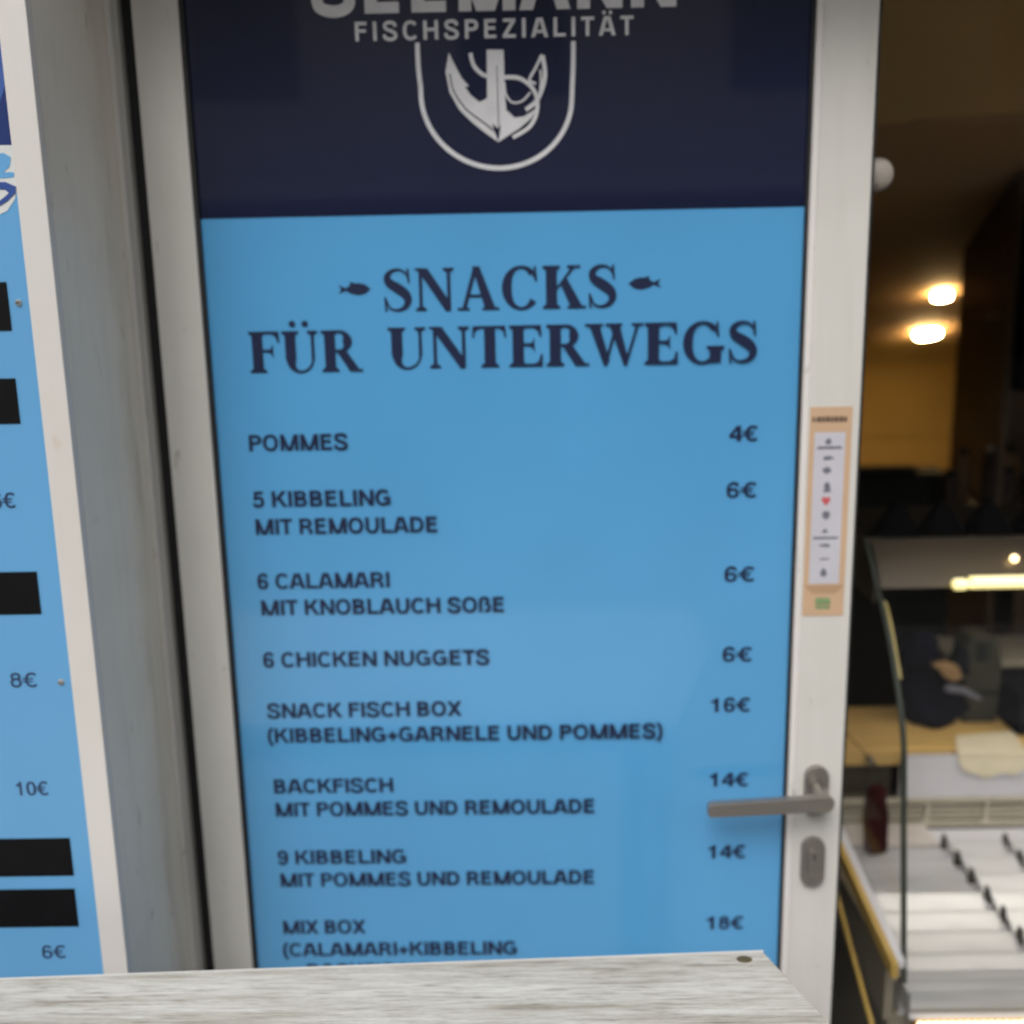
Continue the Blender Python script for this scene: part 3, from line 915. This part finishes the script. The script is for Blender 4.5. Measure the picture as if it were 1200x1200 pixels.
# ---------------------------------------------------------------- table in front
tb = thing('high_table', 'whitewashed wood grain table top with a cut corner in front of the door', 'table', (-0.25, -0.55, 0))
far = [(-0.85, -0.3065), (0.2275, -0.2662)]
out = [far[0], far[1], (0.262, -0.369), (0.300, -0.484), (0.345, -0.62), (0.345, -0.86), (-0.85, -0.90)]
bm = bmesh.new()
prism(bm, out, 'z', 0.968, 1.0)
finish(bm, 'table_top', M['table'], tb, bevel=0.0012)
bm = bmesh.new()
prism(bm, [(-0.85, -0.3060), (0.2272, -0.2657), (0.2282, -0.2640), (-0.85, -0.3043)], 'z', 0.969, 1.0003)
finish(bm, 'edge_band', M['band'], tb)
bm = bmesh.new()
lathe(bm, 0.2065, -0.2780, [(0.0060, 1.0002), (0.0060, 1.0008), (0.0045, 1.0014), (0.0015, 1.0016)], 16, 1.25, 0.8)
finish(bm, 'bolt_head', mat('rusty_bolt', (0.10, 0.08, 0.04), 0.8, 0.0, var=0.4, scale=200), tb, smooth=False)
for (x_, y_) in ((-0.78, -0.36), (0.17, -0.33), (-0.78, -0.83), (0.28, -0.80)):
    box('leg', M['blackmetal'], x_ - 0.02, y_ - 0.02, 0.0, x_ + 0.02, y_ + 0.02, 0.967, tb, bevel=0.002)
box('apron', M['blackmetal'], -0.758, -0.84, 0.92, 0.258, -0.82, 0.966, tb)
box('apron', M['blackmetal'], -0.758, -0.36, 0.92, 0.148, -0.34, 0.966, tb)

# ---------------------------------------------------------------- shop window beside the door
wn = thing('shop_window', 'frameless shop window pane to the right of the door stile', 'window', (1.4, 0.05, 0))
box('glass_pane', M['glass'], 0.3900, 0.030, 0.02, 2.55, 0.038, 2.068, wn)
box('pane_gasket', M['rubber'], 2.551, 0.02, 0.02, 2.598, 0.06, 2.068, wn)
box('sill', M['stile'], 0.3900, -0.02, 0.001, 2.55, 0.028, 0.10, wn)

sn = thing('wall_sensor', 'small round white sensor stuck inside the window beside the door stile', 'sensor', (0.411, 0.047, 1.759))
bm = bmesh.new()
rings = []
for r, d in ((0.0175, 0.0), (0.0175, 0.004), (0.015, 0.009), (0.010, 0.0125), (0.004, 0.014)):
    rings.append([bm.verts.new((0.4095 + r * math.cos(a * PI / 12), 0.058 - d, 1.759 + r * math.sin(a * PI / 12))) for a in range(24)])
bm.faces.new(rings[0]); bm.faces.new(rings[-1][::-1])
for A, B in zip(rings, rings[1:]):
    for i in range(24):
        bm.faces.new((A[i], A[(i + 1) % 24], B[(i + 1) % 24], B[i]))
finish(bm, 'sensor_dome', M['dome'], sn, smooth=True)
bm = bmesh.new()
tube(bm, (0.4095, 0.0585, 1.759), (0.4095, 0.064, 1.759), 0.0190, 0.0190, 24)
finish(bm, 'sensor_base', M['st_grey'], sn)

# ---------------------------------------------------------------- display counter
dc = thing('display_counter', 'refrigerated serving counter with curved glass and steel trays behind the shop window', 'display counter', (1.2, 0.36, 0))
CX0, CX1 = 0.522, 2.40
prof = [(0.108, 0.688), (0.122, 0.78), (0.136, 0.870), (0.148, 0.950), (0.160, 1.022), (0.187, 1.078), (0.222, 1.130), (0.258, 1.174), (0.296, 1.206), (0.322, 1.235), (0.354, 1.262)]
prof = spline(prof, 3)
# side glass: full end cheek, 8 mm thick, its outer edge follows the curve
bm = bmesh.new()
prism(bm, list(prof) + [(0.60, 1.262), (0.60, 0.688)], 'x', CX0 - 0.008, CX0)
finish(bm, 'side_glass', M['caseglass'], dc)
F = bmesh.new()
for a, b in zip(prof, prof[1:]):
    vs = [F.verts.new(p) for p in ((CX0 - 0.0060, a[0] - 0.002, a[1]), (CX0 + 0.0005, a[0] - 0.002, a[1]), (CX0 + 0.0005, b[0] - 0.002, b[1]), (CX0 - 0.0060, b[0] - 0.002, b[1]))]
    ws = [F.verts.new((v.co.x, v.co.y + 0.006, v.co.z + 0.001)) for v in vs]
    for q in ((0, 1, 2, 3), (0, 3, 7, 4), (1, 5, 6, 2), (4, 7, 6, 5)):
        al = vs + ws
        F.faces.new([al[i] for i in q])
bmesh.ops.remove_doubles(F, verts=F.verts, dist=1e-5)
finish(F, 'glass_edge', M['glassedge'], dc)
# yellow strip painted in as the lit highlight along the upper glass edge
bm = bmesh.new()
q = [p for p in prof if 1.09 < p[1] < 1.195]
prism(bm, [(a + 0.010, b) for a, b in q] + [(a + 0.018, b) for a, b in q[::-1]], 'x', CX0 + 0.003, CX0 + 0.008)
finish(bm, 'painted_edge_highlight', M['glow_edge'], dc)
# front glass
bm = bmesh.new()
prism(bm, [(a, b) for a, b in prof] + [(a + 0.005, b) for a, b in prof[::-1]], 'x', CX0 + 0.003, CX1)
finish(bm, 'front_glass', M['caseglass'], dc, smooth=False)
# hood (curved top cap) behind the glass
hp = spline([(0.318, 1.196), (0.330, 1.214), (0.350, 1.238), (0.372, 1.252), (0.405, 1.256), (0.62, 1.256)], 4)
bm = bmesh.new()
prism(bm, hp + [(0.62, 1.236), (0.40, 1.236), (0.345, 1.196)], 'x', CX0 + 0.012, CX1)
finish(bm, 'hood', M['hood'], dc, smooth=False)
box('hood_glare_cover', M['black'], CX0 + 0.012, 0.398, 1.2562, CX1, 0.624, 1.2574, dc)  # matt black cover added to stop lamp reflections on the hood
box('lamp_end_cover', M['hood'], CX0 + 0.0125, 0.352, 1.165, CX0 + 0.018, 0.604, 1.235, dc)  # end plate added to hide the glint of the lamp end
box('rear_light_baffle', M['hood'], CX0 + 0.012, 0.606, 1.120, CX1, 0.618, 1.235, dc)  # baffle added to keep the hood lamp off the back wall
# lit tube under the hood rim, with its end cap
bm = bmesh.new()
tube(bm, (0.662, 0.3085, 1.206), (CX1 - 0.02, 0.3085, 1.206), 0.0095, n=14)
tl = finish(bm, 'tube_lamp', M['tube'], dc)
bm = bmesh.new()
lathe(bm, 0, 0, [(0.0045, 0.0), (0.0088, 0.004), (0.0088, 0.018), (0.0045, 0.023)], 14)
bmesh.ops.rotate(bm, verts=bm.verts, cent=(0, 0, 0), matrix=Matrix.Rotation(PI / 2, 3, 'Y'))
bmesh.ops.translate(bm, verts=bm.verts, vec=(0.635, 0.3085, 1.2035))
finish(bm, 'tube_lamp', M['tube'], dc)
bm = bmesh.new()
tube(bm, (CX0 + 0.03, 0.44, 1.220), (CX1 - 0.02, 0.44, 1.220), 0.012, n=12)
hl_ = finish(bm, 'under_hood_lamp', M['inner'], dc)
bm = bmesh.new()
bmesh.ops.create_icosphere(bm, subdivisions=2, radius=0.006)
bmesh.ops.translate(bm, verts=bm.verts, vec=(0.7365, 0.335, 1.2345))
finish(bm, 'reflection_dot', M['dot'], dc, smooth=True)  # glowing bead stands in for a spotlight's reflection in the hood

# base, sill, led strip
box('base_cabinet', M['basepanel'], CX0 - 0.012, 0.135, 0.05, CX1, 0.60, 0.615, dc, bevel=0.002)
bm = bmesh.new()
prism(bm, [(0.098, 0.640), (0.103, 0.640), (0.103, 0.672), (0.150, 0.672), (0.150, 0.656), (0.190, 0.656), (0.190, 0.616), (0.134, 0.616), (0.134, 0.640), (0.098, 0.640)][:-1], 'x', CX0 + 0.004, CX1)
finish(bm, 'front_sill', M['tray'], dc)
box('sill_lip', M['tray'], CX0 + 0.002, 0.094, 0.6555, CX1, 0.0978, 0.686, dc)
box('sill_dark_strip', M['basepanel'], CX0 + 0.002, 0.0945, 0.6505, CX1, 0.0978, 0.6550, dc)  # thin dark line below the sill lip
box('sill_lower_lip', M['case_white'], CX0 + 0.002, 0.0935, 0.6405, CX1, 0.0978, 0.6500, dc)
ls = box('led_strip', M['ledbase'], 0.534, 0.0935, 0.622, CX1, 0.132, 0.6395, dc)
bm = bmesh.new()
bmesh.ops.create_icosphere(bm, subdivisions=2, radius=0.0062)
led0 = finish(bm, 'led', M['led'], ls, smooth=True)
led0.location = (0.540, 0.090, 0.6315)
for i in range(1, 60):
    o = led0.copy()
    C.objects.link(o)
    o.parent = ls
    o.matrix_parent_inverse = led0.matrix_parent_inverse.copy()
    o.location = (0.540 + 0.0108 * i, 0.090, 0.6315)
# yellow wooden end rails and inner pale rim
def rail(name, m_, a, b, w_, h_):
    a, b = Vector(a), Vector(b)
    bm = bmesh.new()
    vs = []
    for p in (a, b):
        for dx, dz in ((-w_ / 2, -h_ / 2), (w_ / 2, -h_ / 2), (w_ / 2, h_ / 2), (-w_ / 2, h_ / 2)):
            vs.append(bm.verts.new((p.x + dx, p.y, p.z + dz)))
    for f in ((0, 1, 2, 3), (7, 6, 5, 4), (0, 4, 5, 1), (1, 5, 6, 2), (2, 6, 7, 3), (3, 7, 4, 0)):
        bm.faces.new([vs[i] for i in f])
    return finish(bm, name, m_, dc, bevel=0.001)
rail('end_rail', M['yellow'], (0.494, 0.40, 0.775), (0.497, 0.085, 0.722), 0.010, 0.022)
rail('end_rail', M['case_white'], (0.508, 0.42, 0.775), (0.508, 0.10, 0.722), 0.016, 0.012)
rail('end_rail', M['yellow'], (0.474, 0.30, 0.735), (0.474, 0.07, 0.615), 0.006, 0.010)
box('side_panel', M['basepanel'], 0.500, 0.125, 0.616, 0.5125, 0.50, 0.712, dc)

# deck and sloping trays in rows; each column ends in a small dark wedge plate
box('deck', M['case_white'], CX0 + 0.004, 0.192, 0.616, CX1, 0.612, 0.640, dc)
cols = [(0.540, 0.738), (0.752, 0.846), (0.860, 0.954), (0.968, 1.062), (1.076, 1.17), (1.184, 1.278)]
rows = [0.157 + 0.0535 * k for k in range(7)]
def tray_mesh(wd):
    bm = bmesh.new()
    prism(bm, [(0, 0.000), (0.0025, 0.010), (0.005, 0.0085), (0.044, 0.0250), (0.0485, 0.0250), (0.0485, 0.021), (0.006, 0.003)], 'x', 0, wd)
    # two turned-up side rims
    prism(bm, [(0.004, 0.0088), (0.045, 0.0256), (0.045, 0.0288), (0.004, 0.0125)], 'x', 0.0, 0.0018)
    prism(bm, [(0.004, 0.0088), (0.045, 0.0256), (0.045, 0.0288), (0.004, 0.0125)], 'x', wd - 0.0018, wd)
    return bm
protos = {}
for ci, (a, b) in enumerate(cols):
    for ri, y_ in enumerate(rows):
        if ci == 0 and ri > 3:
            continue
        key_ = round(b - a, 3)
        if key_ not in protos:
            o = finish(tray_mesh(b - a), 'tray', M['tray'], dc)
            protos[key_] = o
        else:
            o = protos[key_].copy()
            C.objects.link(o)
        o.parent = dc
        o.matrix_parent_inverse = Matrix.Translation(-world_loc(dc))
        o.location = (a, y_ + random.uniform(-0.0015, 0.0015), 0.6405 + random.uniform(0, 0.001))
        o.rotation_euler = (0, 0, random.uniform(-0.012, 0.012))
# far left of the first column is one flat tray
bm = bmesh.new()
bx(bm, 0.540, 0.374, 0.6405, 0.738, 0.520, 0.6560)
finish(bm, 'flat_tray', M['tray'], dc, bevel=0.003)
bm = bmesh.new()
bx(bm, 0.540, 0.524, 0.6405, 0.738, 0.596, 0.6610)
finish(bm, 'flat_tray', M['traylip'], dc, bevel=0.003)
wm = bmesh.new()
prism(wm, [(-0.002, 0), (0.0085, 0), (0.0065, 0.012), (0.0045, 0.026), (0.0025, 0.026), (0.0, 0.010)], 'y', 0.004, 0.016)
wedge0 = finish(wm, 'tray_divider', mat('grey_brown_divider', (0.055, 0.050, 0.042), 0.6, var=0.4, scale=60), dc)
n_ = 0
for ci, (a, b) in enumerate(cols[:-1]):
    for ri, y_ in enumerate([0.244 + 0.0555 * k for k in range(6)]):
        o = wedge0 if n_ == 0 else wedge0.copy()
        if n_:
            C.objects.link(o)
            o.parent = dc
            o.matrix_parent_inverse = wedge0.matrix_parent_inverse.copy()
        o.location = (b + 0.005 + random.uniform(-0.002, 0.002), y_ - 0.008, 0.652)
        n_ += 1
# rear: grille with slats, white back lining, crumpled paper
gb = box('grille_back', mat('dark_grille_back', (0.05, 0.045, 0.03), 0.7, var=0.2, scale=20), CX0 + 0.004, 0.640, 0.641, CX1, 0.648, 0.697, dc)  # backing made dark so the gaps between slats stand out
gs0 = None
x_ = CX0 + 0.006
xs_ = [CX0 + 0.006, 0.752, 0.862, 0.972, 1.082, 1.192, 1.30]
for i in range(len(xs_) - 1):
    for k in range(4):
        box('grille_slat', M['beige'], xs_[i] + 0.007, 0.630, 0.651 + 0.0105 * k, xs_[i + 1] - 0.001, 0.6385, 0.6562 + 0.0105 * k, gb)
    box('grille_post', M['beige'], xs_[i], 0.624, 0.643, xs_[i] + 0.006, 0.6385, 0.693, gb)
box('grille_rim', M['beige'], CX0 + 0.004, 0.620, 0.6415, CX1, 0.6235, 0.650, gb)
box('grille_rim', M['beige'], CX0 + 0.004, 0.620, 0.6905, CX1, 0.6235, 0.6985, gb)
box('back_lining', M['case_white'], 0.700, 0.622, 0.700, CX1, 0.632, 0.782, dc)
box('worktop', M['board'], 0.40, 0.650, 0.752, 2.2, 0.86, 0.784, dc, bevel=0.002)
box('worktop_front', mat('dark_olive_front', (0.035, 0.030, 0.016), 0.5, var=0.2, scale=8), 0.40, 0.648, 0.55, 0.690, 0.70, 0.750, dc)
box('shelf_rim', M['beige'], 0.40, 0.56, 0.690, 0.512, 0.646, 0.697, dc)
bm = bmesh.new()
tube(bm, (0.648, 0.6485, 0.766), (0.648, 0.635, 0.766), 0.009, 0.007, 14)
finish(bm, 'knob', M['basepanel'], dc)
box('lower_cabinet', M['black'], 0.45, 0.70, 0.03, 2.2, 0.85, 0.75, dc)

# paper sheet hanging over the back lining
bm = bmesh.new()
pp = [(0.800, 0.783), (0.812, 0.755), (0.835, 0.748), (0.855, 0.738), (0.885, 0.750), (0.91, 0.745), (0.93, 0.760), (0.93, 0.783)]
prism(bm, pp, 'y', 0.6165, 0.6190)
prism(bm, [(0.800, 0.6165), (0.93, 0.6165), (0.95, 0.72), (0.83, 0.70)], 'z', 0.7850, 0.7870)
tag(finish(bm, 'paper_sheet', M['paper']), 'cream paper sheet hanging over the white back of the display counter', 'paper')

# ---------------------------------------------------------------- things on and behind the counter
hl = ['black pyramid stand on the counter hood, nearest the door stile',
      'second black pyramid stand on the counter hood from the door',
      'third black pyramid stand on the counter hood from the door',
      'fourth black pyramid stand on the counter hood, cut by the photo edge']
for i, x_ in enumerate((0.589, 0.6594, 0.7324, 0.806)):
    t_ = thing('pyramid_stand', hl[i], 'stand', (x_, 0.42, 1.2565), 'black pyramid stands along the counter hood')
    bm = bmesh.new()
    base = [(-0.030, -0.024), (0.028, -0.026), (0.030, 0.024), (-0.028, 0.026)]
    lv = []
    for k, (s_, z_) in enumerate(((1.0, 1.2605), (0.80, 1.272), (0.50, 1.290), (0.20, 1.306), (0.06, 1.3095 + 0.002 * i))):
        lv.append([bm.verts.new((x_ + a * s_ + random.uniform(-.0015, .0015), 0.42 + b * s_, z_)) for a, b in base])
    bm.faces.new(lv[0][::-1]); bm.faces.new(lv[-1])
    for A, B in zip(lv, lv[1:]):
        for k in range(4):
            bm.faces.new((A[k], A[(k + 1) % 4], B[(k + 1) % 4], B[k]))
    finish(bm, 'hood_cone', M['black'], t_)
    box('foot_plate', M['black'], x_ - 0.032, 0.392, 1.2564, x_ + 0.032, 0.450, 1.2603, t_)

rc = thing('red_cloth', 'dark red cloth bundle hanging at the left end of the counter', 'cloth', (0.614, 0.5, 0.79))
bm = bmesh.new()
lathe(bm, 0.612, 0.5, [(0.006, 0.664), (0.0165, 0.660), (0.0185, 0.672), (0.0180, 0.690), (0.0195, 0.712), (0.0190, 0.735), (0.0165, 0.752), (0.0155, 0.770), (0.0125, 0.782), (0.006, 0.788)], 32, 1.12, 0.6, 0.13)
finish(bm, 'cloth_folds', M['red'], rc, smooth=True)
bm = bmesh.new()
tube(bm, (0.612, 0.5, 0.789), (0.612, 0.5, 0.82), 0.0015, n=8)
tube(bm, (0.612, 0.5, 0.82), (0.60, 0.646, 0.822), 0.0015, n=8)
finish(bm, 'hook', M['blackmetal'], rc)

nb = thing('figure_standin', 'navy and tan stand-in for a reflected figure, added on the pale worktop', 'stand-in', (0.808, 0.76, 0.784))  # bundle added in place of a figure reflected in the glass
bm = bmesh.new()
lathe(bm, 0.808, 0.775, [(0.040, 0.785), (0.058, 0.795), (0.062, 0.815), (0.060, 0.840), (0.052, 0.862), (0.050, 0.880), (0.056, 0.890), (0.042, 0.905), (0.026, 0.912)], 36, 1.0, 0.65, 0.12)
for v in bm.verts:
    k = (v.co.z - 0.785)
    v.co.x += 0.012 * math.sin(70 * k) + 0.10 * k * (1 if v.co.x > 0.80 else -0.4) * 0.3
    v.co.z += 0.008 * math.sin(60 * v.co.x) * (k > 0.01)
finish(bm, 'standin_body', M['navycloth'], nb, smooth=True)
bm = bmesh.new()
lathe(bm, 0.778, 0.765, [(0.020, 0.900), (0.030, 0.915), (0.033, 0.932), (0.028, 0.950), (0.031, 0.958), (0.022, 0.972), (0.008, 0.978)], 28, 1.15, 0.8, 0.10)
finish(bm, 'standin_top', M['navycloth'], nb, smooth=True)
bm = bmesh.new()
pts = [(0.842, 0.738, 0.895), (0.858, 0.742, 0.905), (0.872, 0.75, 0.93), (0.866, 0.75, 0.955), (0.848, 0.75, 0.955), (0.838, 0.745, 0.93)]
prism(bm, [(0.838, 0.890), (0.862, 0.892), (0.868, 0.915), (0.864, 0.948), (0.846, 0.952), (0.836, 0.925)], 'y', 0.742, 0.770)
finish(bm, 'standin_side', M['crate'], nb, bevel=0.004)
bm = bmesh.new()
prism(bm, [(0.812, 0.872), (0.850, 0.866), (0.880, 0.852), (0.884, 0.858), (0.852, 0.878), (0.816, 0.884)], 'y', 0.716, 0.724)
finish(bm, 'standin_strip', M['st_grey'], nb, bevel=0.001)
bm = bmesh.new()
prism(bm, [(0.782, 0.928), (0.796, 0.918), (0.808, 0.902), (0.826, 0.892), (0.842, 0.900), (0.834, 0.922), (0.812, 0.934)], 'y', 0.712, 0.724)
finish(bm, 'standin_skin', M['skin_tone'], nb, bevel=0.002)  # tan piece stands in for the reflected figure's skin
cn = thing('plastic_canister', 'cloudy green plastic canister between the navy stand-in and the dark crate', 'canister', (0.905, 0.79, 0.784))
bm = bmesh.new()
prism(bm, [(0.873, 0.785), (0.940, 0.785), (0.944, 0.90), (0.934, 0.945), (0.918, 0.965), (0.882, 0.965), (0.868, 0.945), (0.866, 0.90)], 'y', 0.765, 0.825)
finish(bm, 'canister_body', M['canister'], cn, bevel=0.005)
box('canister_grip', M['greenish'], 0.890, 0.760, 0.915, 0.914, 0.7645, 0.955, cn, bevel=0.002)
box('canister_band', M['greenish'], 0.872, 0.7605, 0.845, 0.939, 0.7645, 0.852, cn)
cr = thing('dark_crate', 'blue black plastic crate on the worktop at the right edge of the photo', 'crate', (1.02, 0.76, 0.784))
box('crate_body', M['crate'], 0.950, 0.70, 0.785, 1.14, 0.85, 0.868, cr, bevel=0.004)
box('crate_rim', M['crate'], 0.946, 0.696, 0.862, 1.144, 0.6995, 0.876, cr, bevel=0.001)
rs = thing('rear_shelf', 'dim beige shelf edge behind the crate and canister', 'shelf', (1.2, 1.02, 0.8))
box('shelf_board', M['beige'], 0.95, 0.98, 0.822, 1.9, 1.15, 0.836, rs)
box('shelf_side', M['cabinet'], 0.95, 0.984, 0.02, 0.97, 1.15, 0.821, rs)
box('shelf_side', M['cabinet'], 1.88, 0.984, 0.02, 1.90, 1.15, 0.821, rs)

gm = thing('grey_machine', 'dark green grey machine block in front of the amber wall', 'machine', (1.03, 1.75, 0.02))
bm = bmesh.new()
prism(bm, [(1.60, 0.03), (1.60, 1.05), (1.66, 1.135), (1.74, 1.145), (1.74, 0.03)], 'x', 0.80, 1.185)
finish(bm, 'machine_body', M['greenish'], gm, bevel=0.004)
box('machine_lid', M['black'], 0.82, 1.675, 1.1455, 1.115, 1.735, 1.150, gm, bevel=0.001)

tc_ = thing('tall_cupboard', 'dark brown tall cupboard with a black overhead unit against the soffit', 'cupboard', (1.6, 1.8, 0.02))
def sheared(pts_yz, x0, x1):
    """outline in (y,z) extruded along x, its left face running 9 degrees off the depth axis"""
    bm = bmesh.new()
    prism(bm, pts_yz, 'x', x0, x1)
    for v in bm.verts:
        if v.co.x < x0 + 0.001 or x1 - x0 < 0.1:
            v.co.x += (v.co.y - 1.55) * 0.168
    return bm
finish(sheared([(1.55, 0.03), (2.06, 0.03), (2.06, 1.755), (1.55, 1.922)], 1.270, 1.290), 'side_panel', M['cabinet'], tc_)
finish(sheared([(1.50, 1.375), (2.035, 1.375), (2.035, 1.760), (1.50, 1.930)], 1.292, 2.4), 'overhead_unit', M['black'], tc_)
box('back_panel', mat('mid_brown_panel', (0.34, 0.22, 0.13), 0.6, var=0.2, scale=6), 1.38, 2.04, 0.03, 2.4, 2.058, 1.373, tc_)
box('counter_top', M['cabinet'], 1.14, 1.5605, 1.03, 2.4, 2.038, 1.055, tc_)
box('counter_front', M['cabinet'], 1.34, 1.54, 0.03, 2.4, 1.56, 1.028, tc_)
box('side_shelf', M['jar2'], 1.235, 1.60, 1.560, 1.276, 1.70, 1.572, tc_)
jl = ['squat dark brown jar, leftmost on the rear counter', 'tall tan jar behind the third pyramid stand', 'dark brown bottle with a pale cap on the rear counter', 'wide tan tub at the right edge of the rear counter', 'small dark jar in front of the wide tan tub']
for i, (x_, y_, r_, h_, m_) in enumerate(((1.165, 1.60, 0.026, 0.10, 'jar'), (1.225, 1.66, 0.022, 0.15, 'jar2'), (1.262, 1.58, 0.018, 0.17, 'jar'), (1.36, 1.72, 0.050, 0.15, 'jar2'), (1.315, 1.58, 0.024, 0.11, 'jar'))):
    t_ = thing('jar', jl[i], 'jar', (x_, y_, 1.0555), 'jars and bottles on the rear counter')
    bm = bmesh.new()
    z_ = 1.056
    lathe(bm, x_, y_, [(r_ * 0.9, z_), (r_, z_ + 0.01), (r_, z_ + h_ * 0.7), (r_ * 0.7, z_ + h_ * 0.85), (r_ * 0.6, z_ + h_ * 0.9)], 18)
    finish(bm, 'jar_body', M[m_], t_, smooth=True)
    bm = bmesh.new()
    lathe(bm, x_, y_, [(r_ * 0.65, z_ + h_ * 0.901), (r_ * 0.65, z_ + h_ * 0.98), (r_ * 0.5, z_ + h_)], 18)
    finish(bm, 'lid', M['dome'] if i == 2 else M['black'], t_)

# two lit spots recessed in the sloping soffit
nrm = Vector((0, -0.3163, -0.9487))
tdir = Vector((0, 0.9487, -0.3163))
for i, (c_, r_, lab) in enumerate((((1.4542, 2.4446, 1.6270), 0.031, 'smaller lit round spot, upper of the two in the soffit'),
                                   ((1.5811, 2.8746, 1.4835), 0.049, 'larger lit oval spot, lower of the two in the soffit'))):
    t_ = thing('soffit_spot', lab, 'ceiling light', c_, 'lit spots in the sloping soffit')
    for nm, ro, ri, off, m_ in (('spot_ring', r_ * 1.12, r_ * 0.98, 0.004, M['jar2']), ('spot_glass', r_, 0, 0.016, M['lamp'])):
        bm = bmesh.new()
        cc = Vector(c_)
        A = [bm.verts.new(cc + (Vector((1, 0, 0)) * math.cos(a * PI / 14) + tdir * math.sin(a * PI / 14)) * ro) for a in range(28)]
        B = [bm.verts.new(cc + nrm * off + (Vector((1, 0, 0)) * math.cos(a * PI / 14) + tdir * math.sin(a * PI / 14)) * (ro * 0.92)) for a in range(28)]
        bm.faces.new(A); bm.faces.new(B[::-1])
        for k in range(28):
            bm.faces.new((A[k], B[k], B[(k + 1) % 28], A[(k + 1) % 28]))
        finish(bm, nm, m_, t_)

# ---------------------------------------------------------------- street side behind the camera (seen in reflections)
ob = thing('opposite_building', 'pale rendered building across the pavement with rows of dark windows', 'building', (0, -11, 0))
box('wall', M['render'], -14, -12, 0.0, 14, -11, 7.5, ob)
wm0 = None
for i in range(9):
    for z_ in (0.9, 3.9):
        if wm0 is None:
            wm0 = box('window', M['blackmetal'], -0.6, -10.999, 0, 0.6, -10.96, 1.7, ob)
            wbase = wm0.matrix_parent_inverse.copy()
            o = wm0
        else:
            o = wm0.copy(); C.objects.link(o); o.parent = ob; o.matrix_parent_inverse = wbase.copy()
        o.location = (-12 + 3 * i, 0, z_)

box('awning', M['trim'], -9.0, -10.95, 2.75, 6.0, -10.2, 2.95, ob)
box('shopfront', M['blackmetal'], -8.5, -10.955, 0.25, 5.5, -10.90, 2.7, ob)
